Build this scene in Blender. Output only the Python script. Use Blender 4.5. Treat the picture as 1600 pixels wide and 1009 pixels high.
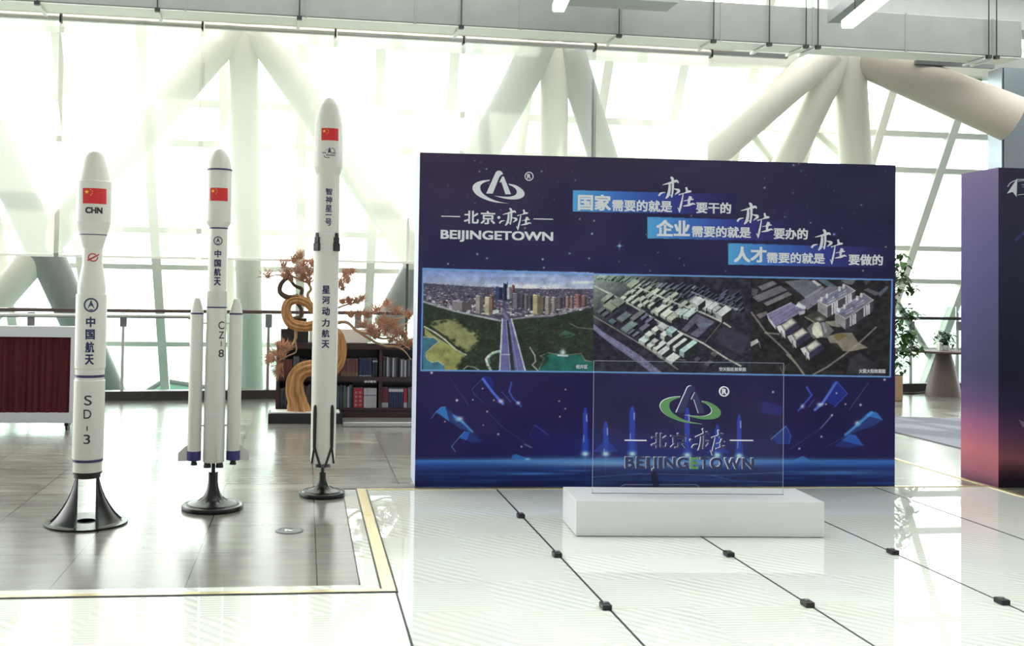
import bpy, bmesh, math, random
import numpy as np
from mathutils import Vector, Matrix
from math import sin, cos, pi, radians, atan, sqrt, asin
for o in list(bpy.data.objects): bpy.data.objects.remove(o)
S = bpy.context.scene
COL = S.collection
random.seed(7); NR = np.random.default_rng(11)

# ------------------------------------------------------------------ camera
FOC, PPX, PPY, RHO, EYE = 1580.0, 650.0, 406.0, 0.0161, 1.6
PSI, TH = radians(6.2218), radians(1.5872)
f0 = np.array([sin(PSI)*cos(TH), cos(PSI)*cos(TH), sin(TH)]); r0 = np.array([cos(PSI), -sin(PSI), 0.0]); u0 = np.cross(r0, f0)
CR = r0*cos(RHO)+u0*sin(RHO); CU = -r0*sin(RHO)+u0*cos(RHO); CC = np.array([0, 0, EYE])
cam = bpy.data.cameras.new('camera'); camo = bpy.data.objects.new('camera', cam); COL.objects.link(camo)
camo.matrix_world = Matrix(((CR[0], CU[0], -f0[0], 0), (CR[1], CU[1], -f0[1], 0), (CR[2], CU[2], -f0[2], EYE), (0, 0, 0, 1)))
cam.sensor_width = 36; cam.lens = FOC/1600*36; cam.shift_x = (800-PPX)/1600; cam.shift_y = -(504.5-PPY)/1600; cam.clip_end = 300
S.camera = camo

# ------------------------------------------------------------------ daylight, sun, exposure
S.view_settings.view_transform = 'Standard'; S.view_settings.look = 'None'
S.view_settings.exposure = 0.0; S.view_settings.gamma = 1.0; S.view_settings.use_curve_mapping = False
SKY_FRONT, SKY_BACK = 6.5, 0.5
W = bpy.data.worlds.new('sky'); S.world = W; W.use_nodes = True
wn, wl = W.node_tree.nodes, W.node_tree.links
wn.clear()
tc = wn.new('ShaderNodeTexCoord'); sp = wn.new('ShaderNodeSeparateXYZ'); wl.new(tc.outputs['Generated'], sp.inputs[0])
mr = wn.new('ShaderNodeMapRange'); mr.inputs[1].default_value = -0.35; mr.inputs[2].default_value = 0.5
mr.inputs[3].default_value = SKY_BACK; mr.inputs[4].default_value = SKY_FRONT; wl.new(sp.outputs[1], mr.inputs[0])
rz = wn.new('ShaderNodeValToRGB'); rz.color_ramp.elements[0].position = 0.44; rz.color_ramp.elements[0].color = (0.20, 0.30, 0.26, 1)
rz.color_ramp.elements[1].position = 0.5; rz.color_ramp.elements[1].color = (0.96, 1.0, 0.97, 1)
e_ = rz.color_ramp.elements.new(0.62); e_.color = (1.0, 1.0, 0.985, 1)
mz = wn.new('ShaderNodeMath'); mz.operation = 'MULTIPLY_ADD'; mz.inputs[1].default_value = 0.5; mz.inputs[2].default_value = 0.5
wl.new(sp.outputs[2], mz.inputs[0]); wl.new(mz.outputs[0], rz.inputs[0])
bg = wn.new('ShaderNodeBackground'); wl.new(rz.outputs[0], bg.inputs[0]); wl.new(mr.outputs[0], bg.inputs[1])
wo = wn.new('ShaderNodeOutputWorld'); wl.new(bg.outputs[0], wo.inputs[0])
sun = bpy.data.lights.new('sun', 'SUN'); sun.energy = 4.0; sun.angle = radians(1.5); sun.color = (1, 0.97, 0.9)
suno = bpy.data.objects.new('sun', sun); COL.objects.link(suno)
suno.rotation_euler = Vector((0.25, -1.0, -1.05)).to_track_quat('-Z', 'Y').to_euler()
S.cycles.max_bounces = 8; S.cycles.diffuse_bounces = 3; S.cycles.glossy_bounces = 3; S.cycles.transparent_max_bounces = 24
S.cycles.sample_clamp_indirect = 4.0; S.cycles.caustics_reflective = False; S.cycles.caustics_refractive = False
PRINT_GAIN = 1.3

# ------------------------------------------------------------------ pixel helpers (photo pixel -> point on a surface of the place)
def ray(x, y): return f0+CR*(x-PPX)/FOC-CU*(y-PPY)/FOC
def floor_at(x, y, z=0.0):
    d = ray(x, y); return CC+d*((z-EYE)/d[2])
def on_plane(x, y, p, n):
    d = ray(x, y); return CC+d*(np.dot(np.asarray(p)-CC, n)/np.dot(d, n))
def proj(p):
    v = np.asarray(p, float)-CC; z = v@f0; return PPX+FOC*(v@CR)/z, PPY-FOC*(v@CU)/z
def depth_of(p): return (np.asarray(p)-CC)@f0
def height_at(p, y):
    lo, hi = -1.0, 12.0
    for _ in range(50):
        m = (lo+hi)/2
        if proj((p[0], p[1], m))[1] > y: lo = m
        else: hi = m
    return lo
def lin(c):
    c = np.asarray(c, float)/255.0
    return np.where(c <= 0.04045, c/12.92, ((c+0.055)/1.055)**2.4)

# ------------------------------------------------------------------ materials
def mat(name, rgb, rough=0.5, metal=0.0, spec=0.5, noise=0.0, nscale=8.0, coat=0.0, stretch=None, bump=0.0):
    m = bpy.data.materials.new(name); m.use_nodes = True
    n, l = m.node_tree.nodes, m.node_tree.links; b = n['Principled BSDF']
    c = lin(rgb); b.inputs['Base Color'].default_value = (*c, 1); b.inputs['Roughness'].default_value = rough
    b.inputs['Metallic'].default_value = metal; b.inputs['Specular IOR Level'].default_value = spec; b.inputs['Coat Weight'].default_value = coat
    if noise or bump:
        t = n.new('ShaderNodeTexCoord'); mp = n.new('ShaderNodeMapping'); nz = n.new('ShaderNodeTexNoise')
        if stretch: mp.inputs['Scale'].default_value = stretch
        nz.inputs['Scale'].default_value = nscale; nz.inputs['Detail'].default_value = 4
        l.new(t.outputs['Object'], mp.inputs[0]); l.new(mp.outputs[0], nz.inputs['Vector'])
        if noise:
            r = n.new('ShaderNodeValToRGB'); r.color_ramp.elements[0].position = 0.3; r.color_ramp.elements[1].position = 0.7
            r.color_ramp.elements[0].color = (*np.clip(c*(1-noise), 0, 1), 1); r.color_ramp.elements[1].color = (*np.clip(c*(1+noise), 0, 1), 1)
            l.new(nz.outputs['Fac'], r.inputs[0]); l.new(r.outputs[0], b.inputs['Base Color'])
        if bump:
            bp = n.new('ShaderNodeBump'); bp.inputs['Strength'].default_value = bump; bp.inputs['Distance'].default_value = 0.01
            l.new(nz.outputs['Fac'], bp.inputs['Height']); l.new(bp.outputs[0], b.inputs['Normal'])
    return m
def attr_mat(name, rough=0.55, spec=0.15):
    m = bpy.data.materials.new(name); m.use_nodes = True
    n, l = m.node_tree.nodes, m.node_tree.links; b = n['Principled BSDF']
    a = n.new('ShaderNodeAttribute'); a.attribute_name = 'art'; l.new(a.outputs['Color'], b.inputs['Base Color'])
    b.inputs['Roughness'].default_value = rough; b.inputs['Specular IOR Level'].default_value = spec
    return m
def glass_mat(name, tint=(0.96, 1.0, 0.98), refl=1.0, haze=0.0):
    m = bpy.data.materials.new(name); m.use_nodes = True
    n, l = m.node_tree.nodes, m.node_tree.links; n.clear()
    t = n.new('ShaderNodeBsdfTransparent'); t.inputs[0].default_value = (*tint, 1)
    g = n.new('ShaderNodeBsdfGlossy'); g.inputs['Roughness'].default_value = 0.02
    f = n.new('ShaderNodeFresnel'); f.inputs[0].default_value = 1.45
    k = n.new('ShaderNodeMath'); k.operation = 'MULTIPLY'; k.inputs[1].default_value = refl; l.new(f.outputs[0], k.inputs[0])
    x = n.new('ShaderNodeMixShader'); l.new(k.outputs[0], x.inputs[0]); l.new(t.outputs[0], x.inputs[1]); l.new(g.outputs[0], x.inputs[2])
    o = n.new('ShaderNodeOutputMaterial'); last = x
    if haze:
        d = n.new('ShaderNodeBsdfDiffuse'); d.inputs[0].default_value = (0.85, 0.9, 0.88, 1)
        y = n.new('ShaderNodeMixShader'); y.inputs[0].default_value = haze; l.new(x.outputs[0], y.inputs[1]); l.new(d.outputs[0], y.inputs[2]); last = y
    l.new(last.outputs[0], o.inputs[0]); return m
M = dict(
    white_paint=mat('white_paint', (236, 235, 229), 0.35, noise=0.02, nscale=3),
    rocket_white=mat('rocket_white', (218, 215, 208), 0.3, noise=0.03, nscale=5, stretch=(1, 1, 0.3)),
    navy=mat('navy_ink', (40, 38, 92), 0.4), black_gloss=mat('black_gloss', (10, 9, 10), 0.28, noise=0.1), black_matt=mat('black_matt', (26, 25, 27), 0.45, noise=0.15),
    ink=mat('black_ink', (42, 42, 46), 0.5), red=mat('flag_red', (206, 40, 44), 0.45), yellow=mat('star_yellow', (250, 205, 70), 0.45),
    red_mark=mat('red_mark', (190, 60, 66), 0.5), steel=mat('brushed_steel', (190, 190, 186), 0.3, metal=0.9, noise=0.06, nscale=30), grey_metal=mat('grey_metal', (120, 122, 124), 0.45, metal=0.4, noise=0.06),
    duct=mat('galvanised_duct', (130, 133, 129), 0.42, metal=0.0, noise=0.06, nscale=2.5), duct_white=mat('duct_insulation', (238, 238, 232), 0.6, noise=0.02),
    strut_white=mat('strut_cream', (236, 231, 220), 0.45, noise=0.02, nscale=1.5), strut_backlit=mat('strut_backlit_grey', (146, 146, 144), 0.5, noise=0.05, nscale=1.5),  # second strut colour is a darker copy, backlit shade put into the paint
    mullion=mat('mullion_cream', (238, 237, 228), 0.5), pelmet=mat('pelmet_beige', (214, 200, 184), 0.55), brass=mat('brass_trim', (224, 208, 160), 0.25, metal=0.6),
    column=mat('clad_metal', (150, 160, 168), 0.3, metal=0.7, noise=0.04, nscale=1.5), wood_dark=mat('dark_wood', (52, 28, 30), 0.45, noise=0.25, nscale=6, stretch=(0.4, 4, 4)),
    drift=mat('driftwood', (178, 128, 78), 0.65, noise=0.3, nscale=7, stretch=(5, 5, 0.7), bump=0.4), drift_dark=mat('dark_bark', (78, 58, 48), 0.7, noise=0.3, nscale=14, bump=0.5),
    twig=mat('pale_twig', (176, 142, 108), 0.7, noise=0.2, nscale=20), needles=mat('dry_needles', (190, 142, 112), 0.75, noise=0.35, nscale=9),
    curtain=mat('maroon_fabric', (88, 22, 34), 0.85, noise=0.3, nscale=6, stretch=(6, 6, 0.3)), frame_white=mat('frame_white', (226, 226, 232), 0.4),
    table=mat('taupe_table', (104, 86, 82), 0.45, noise=0.06), leaf=mat('leaf_green', (66, 98, 44), 0.45, noise=0.45, nscale=6), leaf2=mat('small_leaf', (52, 84, 50), 0.5, noise=0.4, nscale=30),
    pot_tan=mat('tan_pot', (166, 136, 108), 0.6, noise=0.08), soil=mat('soil', (52, 40, 32), 0.9, noise=0.3, nscale=40), stem=mat('stem', (104, 86, 56), 0.7, noise=0.2, nscale=20),
    mat_grey=mat('grey_carpet', (96, 97, 108), 0.9, noise=0.12, nscale=60), beam=mat('beam_grey', (160, 162, 160), 0.55, noise=0.03), ceil=mat('ceiling_white', (225, 226, 222), 0.7, noise=0.02),
    letter_white=mat('letter_white', (240, 240, 250), 0.5), plinth=mat('plinth_white', (226, 226, 230), 0.35, noise=0.01), kerb=mat('dark_kerb', (52, 46, 44), 0.5, noise=0.15),
    rail_wood=mat('rail_brown', (84, 64, 58), 0.35, noise=0.15, nscale=20), sign_navy=mat('sign_navy', (34, 40, 96), 0.35), sign_green=mat('sign_green', (92, 150, 92), 0.35), blue_base=mat('booster_blue', (52, 44, 116), 0.4),
    pane=glass_mat('window_pane', (0.97, 1.0, 0.98), 0.6), rail_glass=glass_mat('rail_glass', (0.90, 0.98, 0.95), 1.0), acrylic=glass_mat('clear_acrylic', (0.985, 0.99, 0.995), 0.2),
    art=attr_mat('printed_art'), board_edge=mat('board_edge', (196, 200, 220), 0.5, noise=0.03),
    cable=mat('cable_black', (26, 26, 26), 0.5), chrome=mat('chrome', (210, 210, 210), 0.15, metal=1.0), drain=mat('drain_dark', (44, 43, 40), 0.5),
)
def emit_mat(name, rgb, strength):
    m = bpy.data.materials.new(name); m.use_nodes = True; b = m.node_tree.nodes['Principled BSDF']
    b.inputs['Base Color'].default_value = (*rgb, 1); b.inputs['Emission Color'].default_value = (*rgb, 1); b.inputs['Emission Strength'].default_value = strength; return m
M['lamp'] = emit_mat('lamp_diffuser', (1, 1, 0.97), 3.0)
# roller blind cloth: woven screen, half open, glows where daylight falls on its back
def blind_mat():
    m = bpy.data.materials.new('screen_cloth'); m.use_nodes = True; n, l = m.node_tree.nodes, m.node_tree.links; n.clear()
    t = n.new('ShaderNodeBsdfTransparent'); d = n.new('ShaderNodeBsdfTranslucent'); d.inputs[0].default_value = (0.95, 0.96, 0.88, 1)
    r = n.new('ShaderNodeBsdfDiffuse'); r.inputs[0].default_value = (0.9, 0.9, 0.84, 1)
    a = n.new('ShaderNodeMixShader'); a.inputs[0].default_value = 0.35; l.new(d.outputs[0], a.inputs[1]); l.new(r.outputs[0], a.inputs[2])
    x = n.new('ShaderNodeMixShader'); x.inputs[0].default_value = 0.25; l.new(t.outputs[0], x.inputs[1]); l.new(a.outputs[0], x.inputs[2])
    o = n.new('ShaderNodeOutputMaterial'); l.new(x.outputs[0], o.inputs[0]); return m
M['blind'] = blind_mat()
# stone tiles
def tile_mat():
    m = bpy.data.materials.new('grey_stone_tile'); m.use_nodes = True; n, l = m.node_tree.nodes, m.node_tree.links; b = n['Principled BSDF']
    g = n.new('ShaderNodeNewGeometry'); mp = n.new('ShaderNodeMapping'); mp.vector_type = 'POINT'
    mp.inputs['Location'].default_value = (1.296/0.695+20, -5.475/0.70+20, 0); mp.inputs['Scale'].default_value = (1/0.695, 1/0.70, 1)
    l.new(g.outputs['Position'], mp.inputs[0]); s = n.new('ShaderNodeSeparateXYZ'); l.new(mp.outputs[0], s.inputs[0])
    ds = []
    for i in (0, 1):
        f = n.new('ShaderNodeMath'); f.operation = 'PINGPONG'; f.inputs[1].default_value = 0.5; l.new(s.outputs[i], f.inputs[0]); ds.append(f)
    mn = n.new('ShaderNodeMath'); mn.operation = 'MINIMUM'; l.new(ds[0].outputs[0], mn.inputs[0]); l.new(ds[1].outputs[0], mn.inputs[1])
    jt = n.new('ShaderNodeMath'); jt.operation = 'LESS_THAN'; jt.inputs[1].default_value = 0.005; l.new(mn.outputs[0], jt.inputs[0])
    fl = n.new('ShaderNodeVectorMath'); fl.operation = 'FLOOR'; l.new(mp.outputs[0], fl.inputs[0])
    wnz = n.new('ShaderNodeTexWhiteNoise'); wnz.noise_dimensions = '2D'; l.new(fl.outputs[0], wnz.inputs['Vector'])
    nz = n.new('ShaderNodeTexNoise'); nz.inputs['Scale'].default_value = 1.6; nz.inputs['Detail'].default_value = 5
    m2 = n.new('ShaderNodeMapping'); m2.inputs['Scale'].default_value = (1, 5, 1); l.new(mp.outputs[0], m2.inputs[0]); l.new(m2.outputs[0], nz.inputs['Vector'])
    ad = n.new('ShaderNodeMath'); ad.operation = 'MULTIPLY_ADD'; ad.inputs[1].default_value = 0.35; l.new(wnz.outputs[0], ad.inputs[0]); l.new(nz.outputs['Fac'], ad.inputs[2])
    r = n.new('ShaderNodeValToRGB'); r.color_ramp.elements[0].position = 0.3; r.color_ramp.elements[1].position = 1.0
    r.color_ramp.elements[0].color = (*lin((100, 97, 90)), 1); r.color_ramp.elements[1].color = (*lin((134, 131, 122)), 1); l.new(ad.outputs[0], r.inputs[0])
    mx = n.new('ShaderNodeMix'); mx.data_type = 'RGBA'; l.new(jt.outputs[0], mx.inputs[0]); l.new(r.outputs[0], mx.inputs[6]); mx.inputs[7].default_value = (*lin((40, 38, 36)), 1)
    l.new(mx.outputs[2], b.inputs['Base Color'])
    rr = n.new('ShaderNodeMapRange'); rr.inputs[3].default_value = 0.16; rr.inputs[4].default_value = 0.26; l.new(nz.outputs['Fac'], rr.inputs[0]); l.new(rr.outputs[0], b.inputs['Roughness'])
    b.inputs['Specular IOR Level'].default_value = 0.5
    return m
M['tile'] = tile_mat()
# glass floor panes over a raked pale bed
def glassfloor_mat():
    m = bpy.data.materials.new('glass_floor_over_sand'); m.use_nodes = True; n, l = m.node_tree.nodes, m.node_tree.links; b = n['Principled BSDF']
    g = n.new('ShaderNodeNewGeometry')
    nz = n.new('ShaderNodeTexNoise'); nz.inputs['Scale'].default_value = 1.3; nz.inputs['Detail'].default_value = 2; l.new(g.outputs['Position'], nz.inputs['Vector'])
    wv = n.new('ShaderNodeTexWave'); wv.bands_direction = 'DIAGONAL'; wv.inputs['Scale'].default_value = 7.0; wv.inputs['Distortion'].default_value = 2.2; wv.inputs['Detail'].default_value = 2; wv.inputs['Detail Scale'].default_value = 0.6
    wv2 = n.new('ShaderNodeTexWave'); wv2.bands_direction = 'Y'; wv2.inputs['Scale'].default_value = 9.0; wv2.inputs['Distortion'].default_value = 1.5
    l.new(g.outputs['Position'], wv.inputs['Vector']); l.new(g.outputs['Position'], wv2.inputs['Vector'])
    ck = n.new('ShaderNodeTexChecker'); ck.inputs['Scale'].default_value = 2.0; l.new(g.outputs['Position'], ck.inputs['Vector'])
    mw = n.new('ShaderNodeMix'); l.new(ck.outputs['Fac'], mw.inputs[0]); l.new(wv.outputs['Fac'], mw.inputs[2]); l.new(wv2.outputs['Fac'], mw.inputs[3])
    pw = n.new('ShaderNodeMath'); pw.operation = 'MULTIPLY'; l.new(mw.outputs[0], pw.inputs[0]); l.new(nz.outputs['Fac'], pw.inputs[1])
    r = n.new('ShaderNodeValToRGB'); r.color_ramp.elements[0].color = (*lin((240, 241, 234)), 1); r.color_ramp.elements[1].color = (*lin((208, 210, 202)), 1); r.color_ramp.elements[1].position = 0.7
    l.new(pw.outputs[0], r.inputs[0]); l.new(r.outputs[0], b.inputs['Base Color'])
    b.inputs['Roughness'].default_value = 0.9; b.inputs['Specular IOR Level'].default_value = 0.0
    b.inputs['Coat Weight'].default_value = 1.0; b.inputs['Coat Roughness'].default_value = 0.01; b.inputs['Coat IOR'].default_value = 1.7
    return m
M['glassfloor'] = glassfloor_mat()

# ------------------------------------------------------------------ mesh helpers
class MB:
    def __init__(s): s.v = []; s.f = []; s.m = []; s.sm = []
    def add(s, v, f, mi=0, smooth=False):
        o = len(s.v); s.v += [tuple(map(float, p)) for p in v]
        for q in f: s.f.append(tuple(i+o for i in q)); s.m.append(mi); s.sm.append(smooth)
        return s
    def box(s, a, b, mi=0, fr=None):
        (x0, y0, z0), (x1, y1, z1) = a, b
        v = [(x0, y0, z0), (x1, y0, z0), (x1, y1, z0), (x0, y1, z0), (x0, y0, z1), (x1, y0, z1), (x1, y1, z1), (x0, y1, z1)]
        if fr: v = [fr(p) for p in v]
        return s.add(v, [(0, 3, 2, 1), (4, 5, 6, 7), (0, 1, 5, 4), (1, 2, 6, 5), (2, 3, 7, 6), (3, 0, 4, 7)], mi)
    def lathe(s, prof, c=(0, 0), n=40, mi=0, smooth=True, a0=0, a1=2*pi, caps=True):
        full = abs(a1-a0-2*pi) < 1e-6; k = n if full else n+1; v = []
        for r, z in prof:
            for i in range(k):
                a = a0+(a1-a0)*i/n; v.append((c[0]+r*cos(a), c[1]+r*sin(a), z))
        f = []
        for j in range(len(prof)-1):
            for i in range(n):
                i2 = (i+1) % k; f.append((j*k+i, j*k+i2, (j+1)*k+i2, (j+1)*k+i))
        s.add(v, f, mi, smooth)
        if full and caps:
            if prof[0][0] > 1e-5: s.add(v[:k], [tuple(reversed(range(k)))], mi)
            if prof[-1][0] > 1e-5: s.add(v[-k:], [tuple(range(k))], mi)
        return s
    def tube(s, pts, rad, n=10, mi=0, caps=True, smooth=True):
        pts = [Vector(p) for p in pts]; N = len(pts)
        if not hasattr(rad, '__len__'): rad = [rad]*N
        v = []; f = []; up = None
        for i in range(N):
            t = (pts[min(i+1, N-1)]-pts[max(i-1, 0)]).normalized()
            if up is None:
                up = Vector((0, 0, 1)) if abs(t.z) < 0.9 else Vector((0, 1, 0))
            x = t.cross(up)
            if x.length < 1e-4: x = t.orthogonal()
            x.normalize(); up = x.cross(t).normalized()
            for k in range(n):
                a = 2*pi*k/n; v.append(pts[i]+(x*cos(a)+up*sin(a))*rad[i])
        for i in range(N-1):
            for k in range(n):
                k2 = (k+1) % n; f.append((i*n+k, i*n+k2, (i+1)*n+k2, (i+1)*n+k))
        s.add(v, f, mi, smooth)
        if caps:
            s.add(v[:n], [tuple(reversed(range(n)))], mi); s.add(v[-n:], [tuple(range(n))], mi)
        return s
    def prism(s, poly, y0, y1, mi=0, side=None, fr=None):
        """poly in (x, z); extruded along y from y0 (front) to y1"""
        n = len(poly); v = [(p[0], y0, p[1]) for p in poly]+[(p[0], y1, p[1]) for p in poly]
        if fr: v = [fr(p) for p in v]
        s.add(v, [tuple(range(n)), tuple(reversed(range(n, 2*n)))], mi)
        return s.add(v, [(i, i+n, (i+1) % n+n, (i+1) % n) for i in range(n)], mi if side is None else side)
    def build(s, name, mats, parent=None, bevel=0.0):
        me = bpy.data.meshes.new(name); me.from_pydata(s.v, [], s.f)
        if not isinstance(mats, (list, tuple)): mats = [mats]
        for q in mats: me.materials.append(M[q] if isinstance(q, str) else q)
        me.polygons.foreach_set('material_index', s.m); me.polygons.foreach_set('use_smooth', s.sm); me.update()
        o = bpy.data.objects.new(name, me); COL.objects.link(o)
        if parent: o.parent = parent
        if bevel:
            b = o.modifiers.new('bevel', 'BEVEL'); b.width = bevel; b.segments = 2; b.limit_method = 'ANGLE'; b.angle_limit = radians(40)
        return o
def tag(o, label=None, cat=None, group=None, kind=None):
    if label: o['label'] = label
    if cat: o['category'] = cat
    if group: o['group'] = group
    if kind: o['kind'] = kind
    return o
def empty(name, loc, rz=0.0, label=None, cat=None, group=None):
    o = bpy.data.objects.new(name, None); COL.objects.link(o); o.empty_display_size = 0.1
    o.location = tuple(loc); o.rotation_euler = (0, 0, rz); return tag(o, label, cat, group)
def dup_tree(o, loc, rz=None, label=None):
    c = o.copy(); COL.objects.link(c); c.location = tuple(loc)
    if rz is not None: c.rotation_euler = (0, 0, rz)
    if label: c['label'] = label
    for ch in list(o.children):
        d = ch.copy(); COL.objects.link(d); d.parent = c
        for g in list(ch.children):
            h = g.copy(); COL.objects.link(h); h.parent = d
    return c
def smooth_line(pts, n=8):
    P = [np.array(p, float) for p in pts]; P = [2*P[0]-P[1]]+P+[2*P[-1]-P[-2]]; out = []
    for i in range(1, len(P)-2):
        for k in range(n):
            t = k/n; a, b, c, d = P[i-1:i+3]
            out.append(0.5*(2*b+(c-a)*t+(2*a-5*b+4*c-d)*t*t+(3*b-a-3*c+d)*t**3))
    out.append(P[-2]); return out
_tc = {}
def glyphs(s, bold=0.0, cuts=0):
    """text as a flat mesh scaled to the unit box: verts (u,v), faces, aspect"""
    k = (s, bold, cuts)
    if k in _tc: return _tc[k]
    cu = bpy.data.curves.new('t', 'FONT'); cu.body = s; cu.size = 1; cu.resolution_u = 4
    ob = bpy.data.objects.new('t', cu); COL.objects.link(ob); dg = bpy.context.evaluated_depsgraph_get(); dg.update()
    me = bpy.data.meshes.new_from_object(ob.evaluated_get(dg)); bm = bmesh.new(); bm.from_mesh(me)
    bmesh.ops.remove_doubles(bm, verts=bm.verts, dist=1e-5)
    xs = [v.co.x for v in bm.verts]; ys = [v.co.y for v in bm.verts]; x0, x1, y0, y1 = min(xs), max(xs), min(ys), max(ys)
    for i in range(1, cuts):
        xx = x0+(x1-x0)*i/cuts
        bmesh.ops.bisect_plane(bm, geom=bm.verts[:]+bm.edges[:]+bm.faces[:], plane_co=(xx, 0, 0), plane_no=(1, 0, 0))
    bm.verts.ensure_lookup_table()
    V = [((v.co.x-x0)/(x1-x0), (v.co.y-y0)/max(y1-y0, 1e-6)) for v in bm.verts]; Fc = []
    for f in bm.faces:
        q = [v.index for v in f.verts]
        if f.normal.z < 0: q.reverse()
        Fc.append(tuple(q))
    bu, bv = bold/(x1-x0), bold*0.85/max(y1-y0, 1e-6); out = []
    for dx, dy in (((0, 0),) if not bold else ((-1, -1), (1, 1), (-1, 1), (1, -1), (0, 0))): out.append(([((u+bu+dx*bu)/(1+2*bu), (v+bv+dy*bv)/(1+2*bv)) for u, v in V], Fc))
    bm.free(); bpy.data.objects.remove(ob); bpy.data.curves.remove(cu); bpy.data.meshes.remove(me)
    _tc[k] = out; return out
def extrude_flat(mb, V2, faces, y0, y1, fr, mi=0, side=0):
    """flat (x,z) mesh to a solid between y0 (front) and y1"""
    n = len(V2); v = [fr((p[0], y0, p[1])) for p in V2]+[fr((p[0], y1, p[1])) for p in V2]
    mb.add(v[:n], faces, mi)
    cnt = {}
    for f in faces:
        for a, b in zip(f, f[1:]+f[:1]): cnt[(a, b)] = 1
    rim = [(a, b) for a, b in cnt if (b, a) not in cnt]
    mb.add(v, [(b, a, a+n, b+n) for a, b in rim], side)
def stroke(pts, wid, n=6):
    """tapered brush stroke outline (x, y-down) as quads"""
    P = smooth_line([(p[0], p[1], w) for p, w in zip(pts, wid)], n); V = []; Fc = []
    for i, p in enumerate(P):
        t = P[min(i+1, len(P)-1)][:2]-P[max(i-1, 0)][:2]; t /= (np.linalg.norm(t)+1e-9); nn = np.array([-t[1], t[0]])
        w = max(p[2], 2)/2; V += [tuple(p[:2]+nn*w), tuple(p[:2]-nn*w)]
        if i: Fc.append((2*i-2, 2*i-1, 2*i+1, 2*i))
    return V, Fc
YIZHUANG = [([(262, 455), (285, 480), (288, 520)], [22, 36, 24]), ([(155, 560), (250, 532), (335, 505), (362, 526)], [8, 24, 34, 8]),
    ([(248, 530), (246, 620), (228, 695), (198, 735)], [24, 34, 34, 14]), ([(290, 530), (290, 620), (276, 718)], [30, 26, 18]),
    ([(192, 654), (135, 668), (106, 702)], [6, 22, 24]), ([(305, 605), (372, 630), (318, 682)], [8, 36, 8]), ([(246, 690), (285, 690)], [10, 8]),
    ([(482, 472), (492, 518)], [24, 30]), ([(468, 545), (505, 528), (552, 522)], [12, 28, 12]), ([(383, 574), (450, 553), (545, 530)], [18, 10, 18]),
    ([(442, 552), (428, 640), (408, 730), (394, 806)], [10, 20, 26, 10]), ([(372, 742), (398, 790)], [8, 22]),
    ([(452, 652), (520, 640), (582, 628)], [8, 12, 14]), ([(520, 592), (540, 612), (522, 640), (518, 704)], [14, 44, 36, 24]), ([(443, 722), (520, 706), (572, 686), (607, 696)], [10, 26, 24, 6])]
YZ_BOX = (105, 455, 607, 806)
def place_text(mb, s, box, tofr, y0, y1, bold=0.0, mi=0, side=0):
    """box = (x0, ztop, x1, zbot) in local x/z"""
    x0, zt, x1, zb = box
    for k, (V, Fc) in enumerate(glyphs(s, bold)): extrude_flat(mb, [(x0+(x1-x0)*u, zb+(zt-zb)*v) for u, v in V], Fc, y0-0.00025*k, y1, tofr, mi, side)
def place_yz(mb, box, tofr, y0, y1, mi=0, side=0, which=None):
    x0, zt, x1, zb = box; bx0, by0, bx1, by1 = YZ_BOX if which is None else ((105, 455, 372, 735), (372, 472, 607, 806))[which]
    for i, (pts, w) in enumerate(YIZHUANG):
        if which is not None and (i >= 7) != bool(which): continue
        V, Fc = stroke(pts, w); V = [(x0+(x1-x0)*(p[0]-bx0)/(bx1-bx0), zt+(zb-zt)*(p[1]-by0)/(by1-by0)) for p in V]
        extrude_flat(mb, V, [tuple(reversed(f)) for f in Fc], y0-0.00004*(i % 5), y1, tofr, mi, side)
ident = lambda p: p
# the town emblem (pixel outline of its pieces)
EMB_LEG = [(635, 384), (715, 207), (728, 196), (745, 193), (762, 201), (776, 222), (757, 231), (744, 247), (690, 384)]
EMB_LEG2 = [(744, 292), (758, 262), (770, 240), (783, 246), (841, 390), (795, 390), (762, 290)]
def emb_ring(a):
    if a == 0:
        out = smooth_line([(668, 270), (600, 277), (545, 298), (522, 330), (530, 365), (562, 400), (620, 430), (700, 455), (822, 467)], 5)
        inn = smooth_line([(822, 467), (745, 452), (680, 430), (622, 396), (592, 362), (586, 326), (602, 302), (640, 284), (660, 280)], 5)
    else:
        out = smooth_line([(820, 302), (880, 315), (930, 346), (953, 380), (944, 410), (908, 428), (850, 433), (780, 424), (700, 402)], 5)
        inn = smooth_line([(700, 402), (770, 409), (830, 410), (874, 397), (890, 375), (880, 346), (852, 324), (826, 313)], 5)
    return [tuple(p) for p in out], [tuple(p) for p in inn]
def add_ring(mb, a, mp, y0, y1, fr, mi=0, side=0):
    out, inn = emb_ring(a); inn = inn[::-1]; n = 40
    def res(L):
        L = np.array(L); d = np.r_[0, np.cumsum(np.linalg.norm(np.diff(L, axis=0), axis=1))]; t = np.linspace(0, d[-1], n)
        return np.c_[np.interp(t, d, L[:, 0]), np.interp(t, d, L[:, 1])]
    o, i = res(out), res(inn); V = [mp(p) for p in o]+[mp(p) for p in i]
    Fc = [(k, k+n, k+n+1, k+1) for k in range(n-1)]
    extrude_flat(mb, V, Fc, y0, y1, fr, mi, side)
def circle_ring(mb, cx, cz, r, w, y0, y1, fr, mi=0, side=0, n=40):
    V = [(cx+r*cos(2*pi*i/n), cz+r*sin(2*pi*i/n)) for i in range(n)]+[(cx+(r-w)*cos(2*pi*i/n), cz+(r-w)*sin(2*pi*i/n)) for i in range(n)]
    extrude_flat(mb, V, [(i, (i+1) % n, (i+1) % n+n, i+n) for i in range(n)], y0, y1, fr, mi, side)

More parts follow.
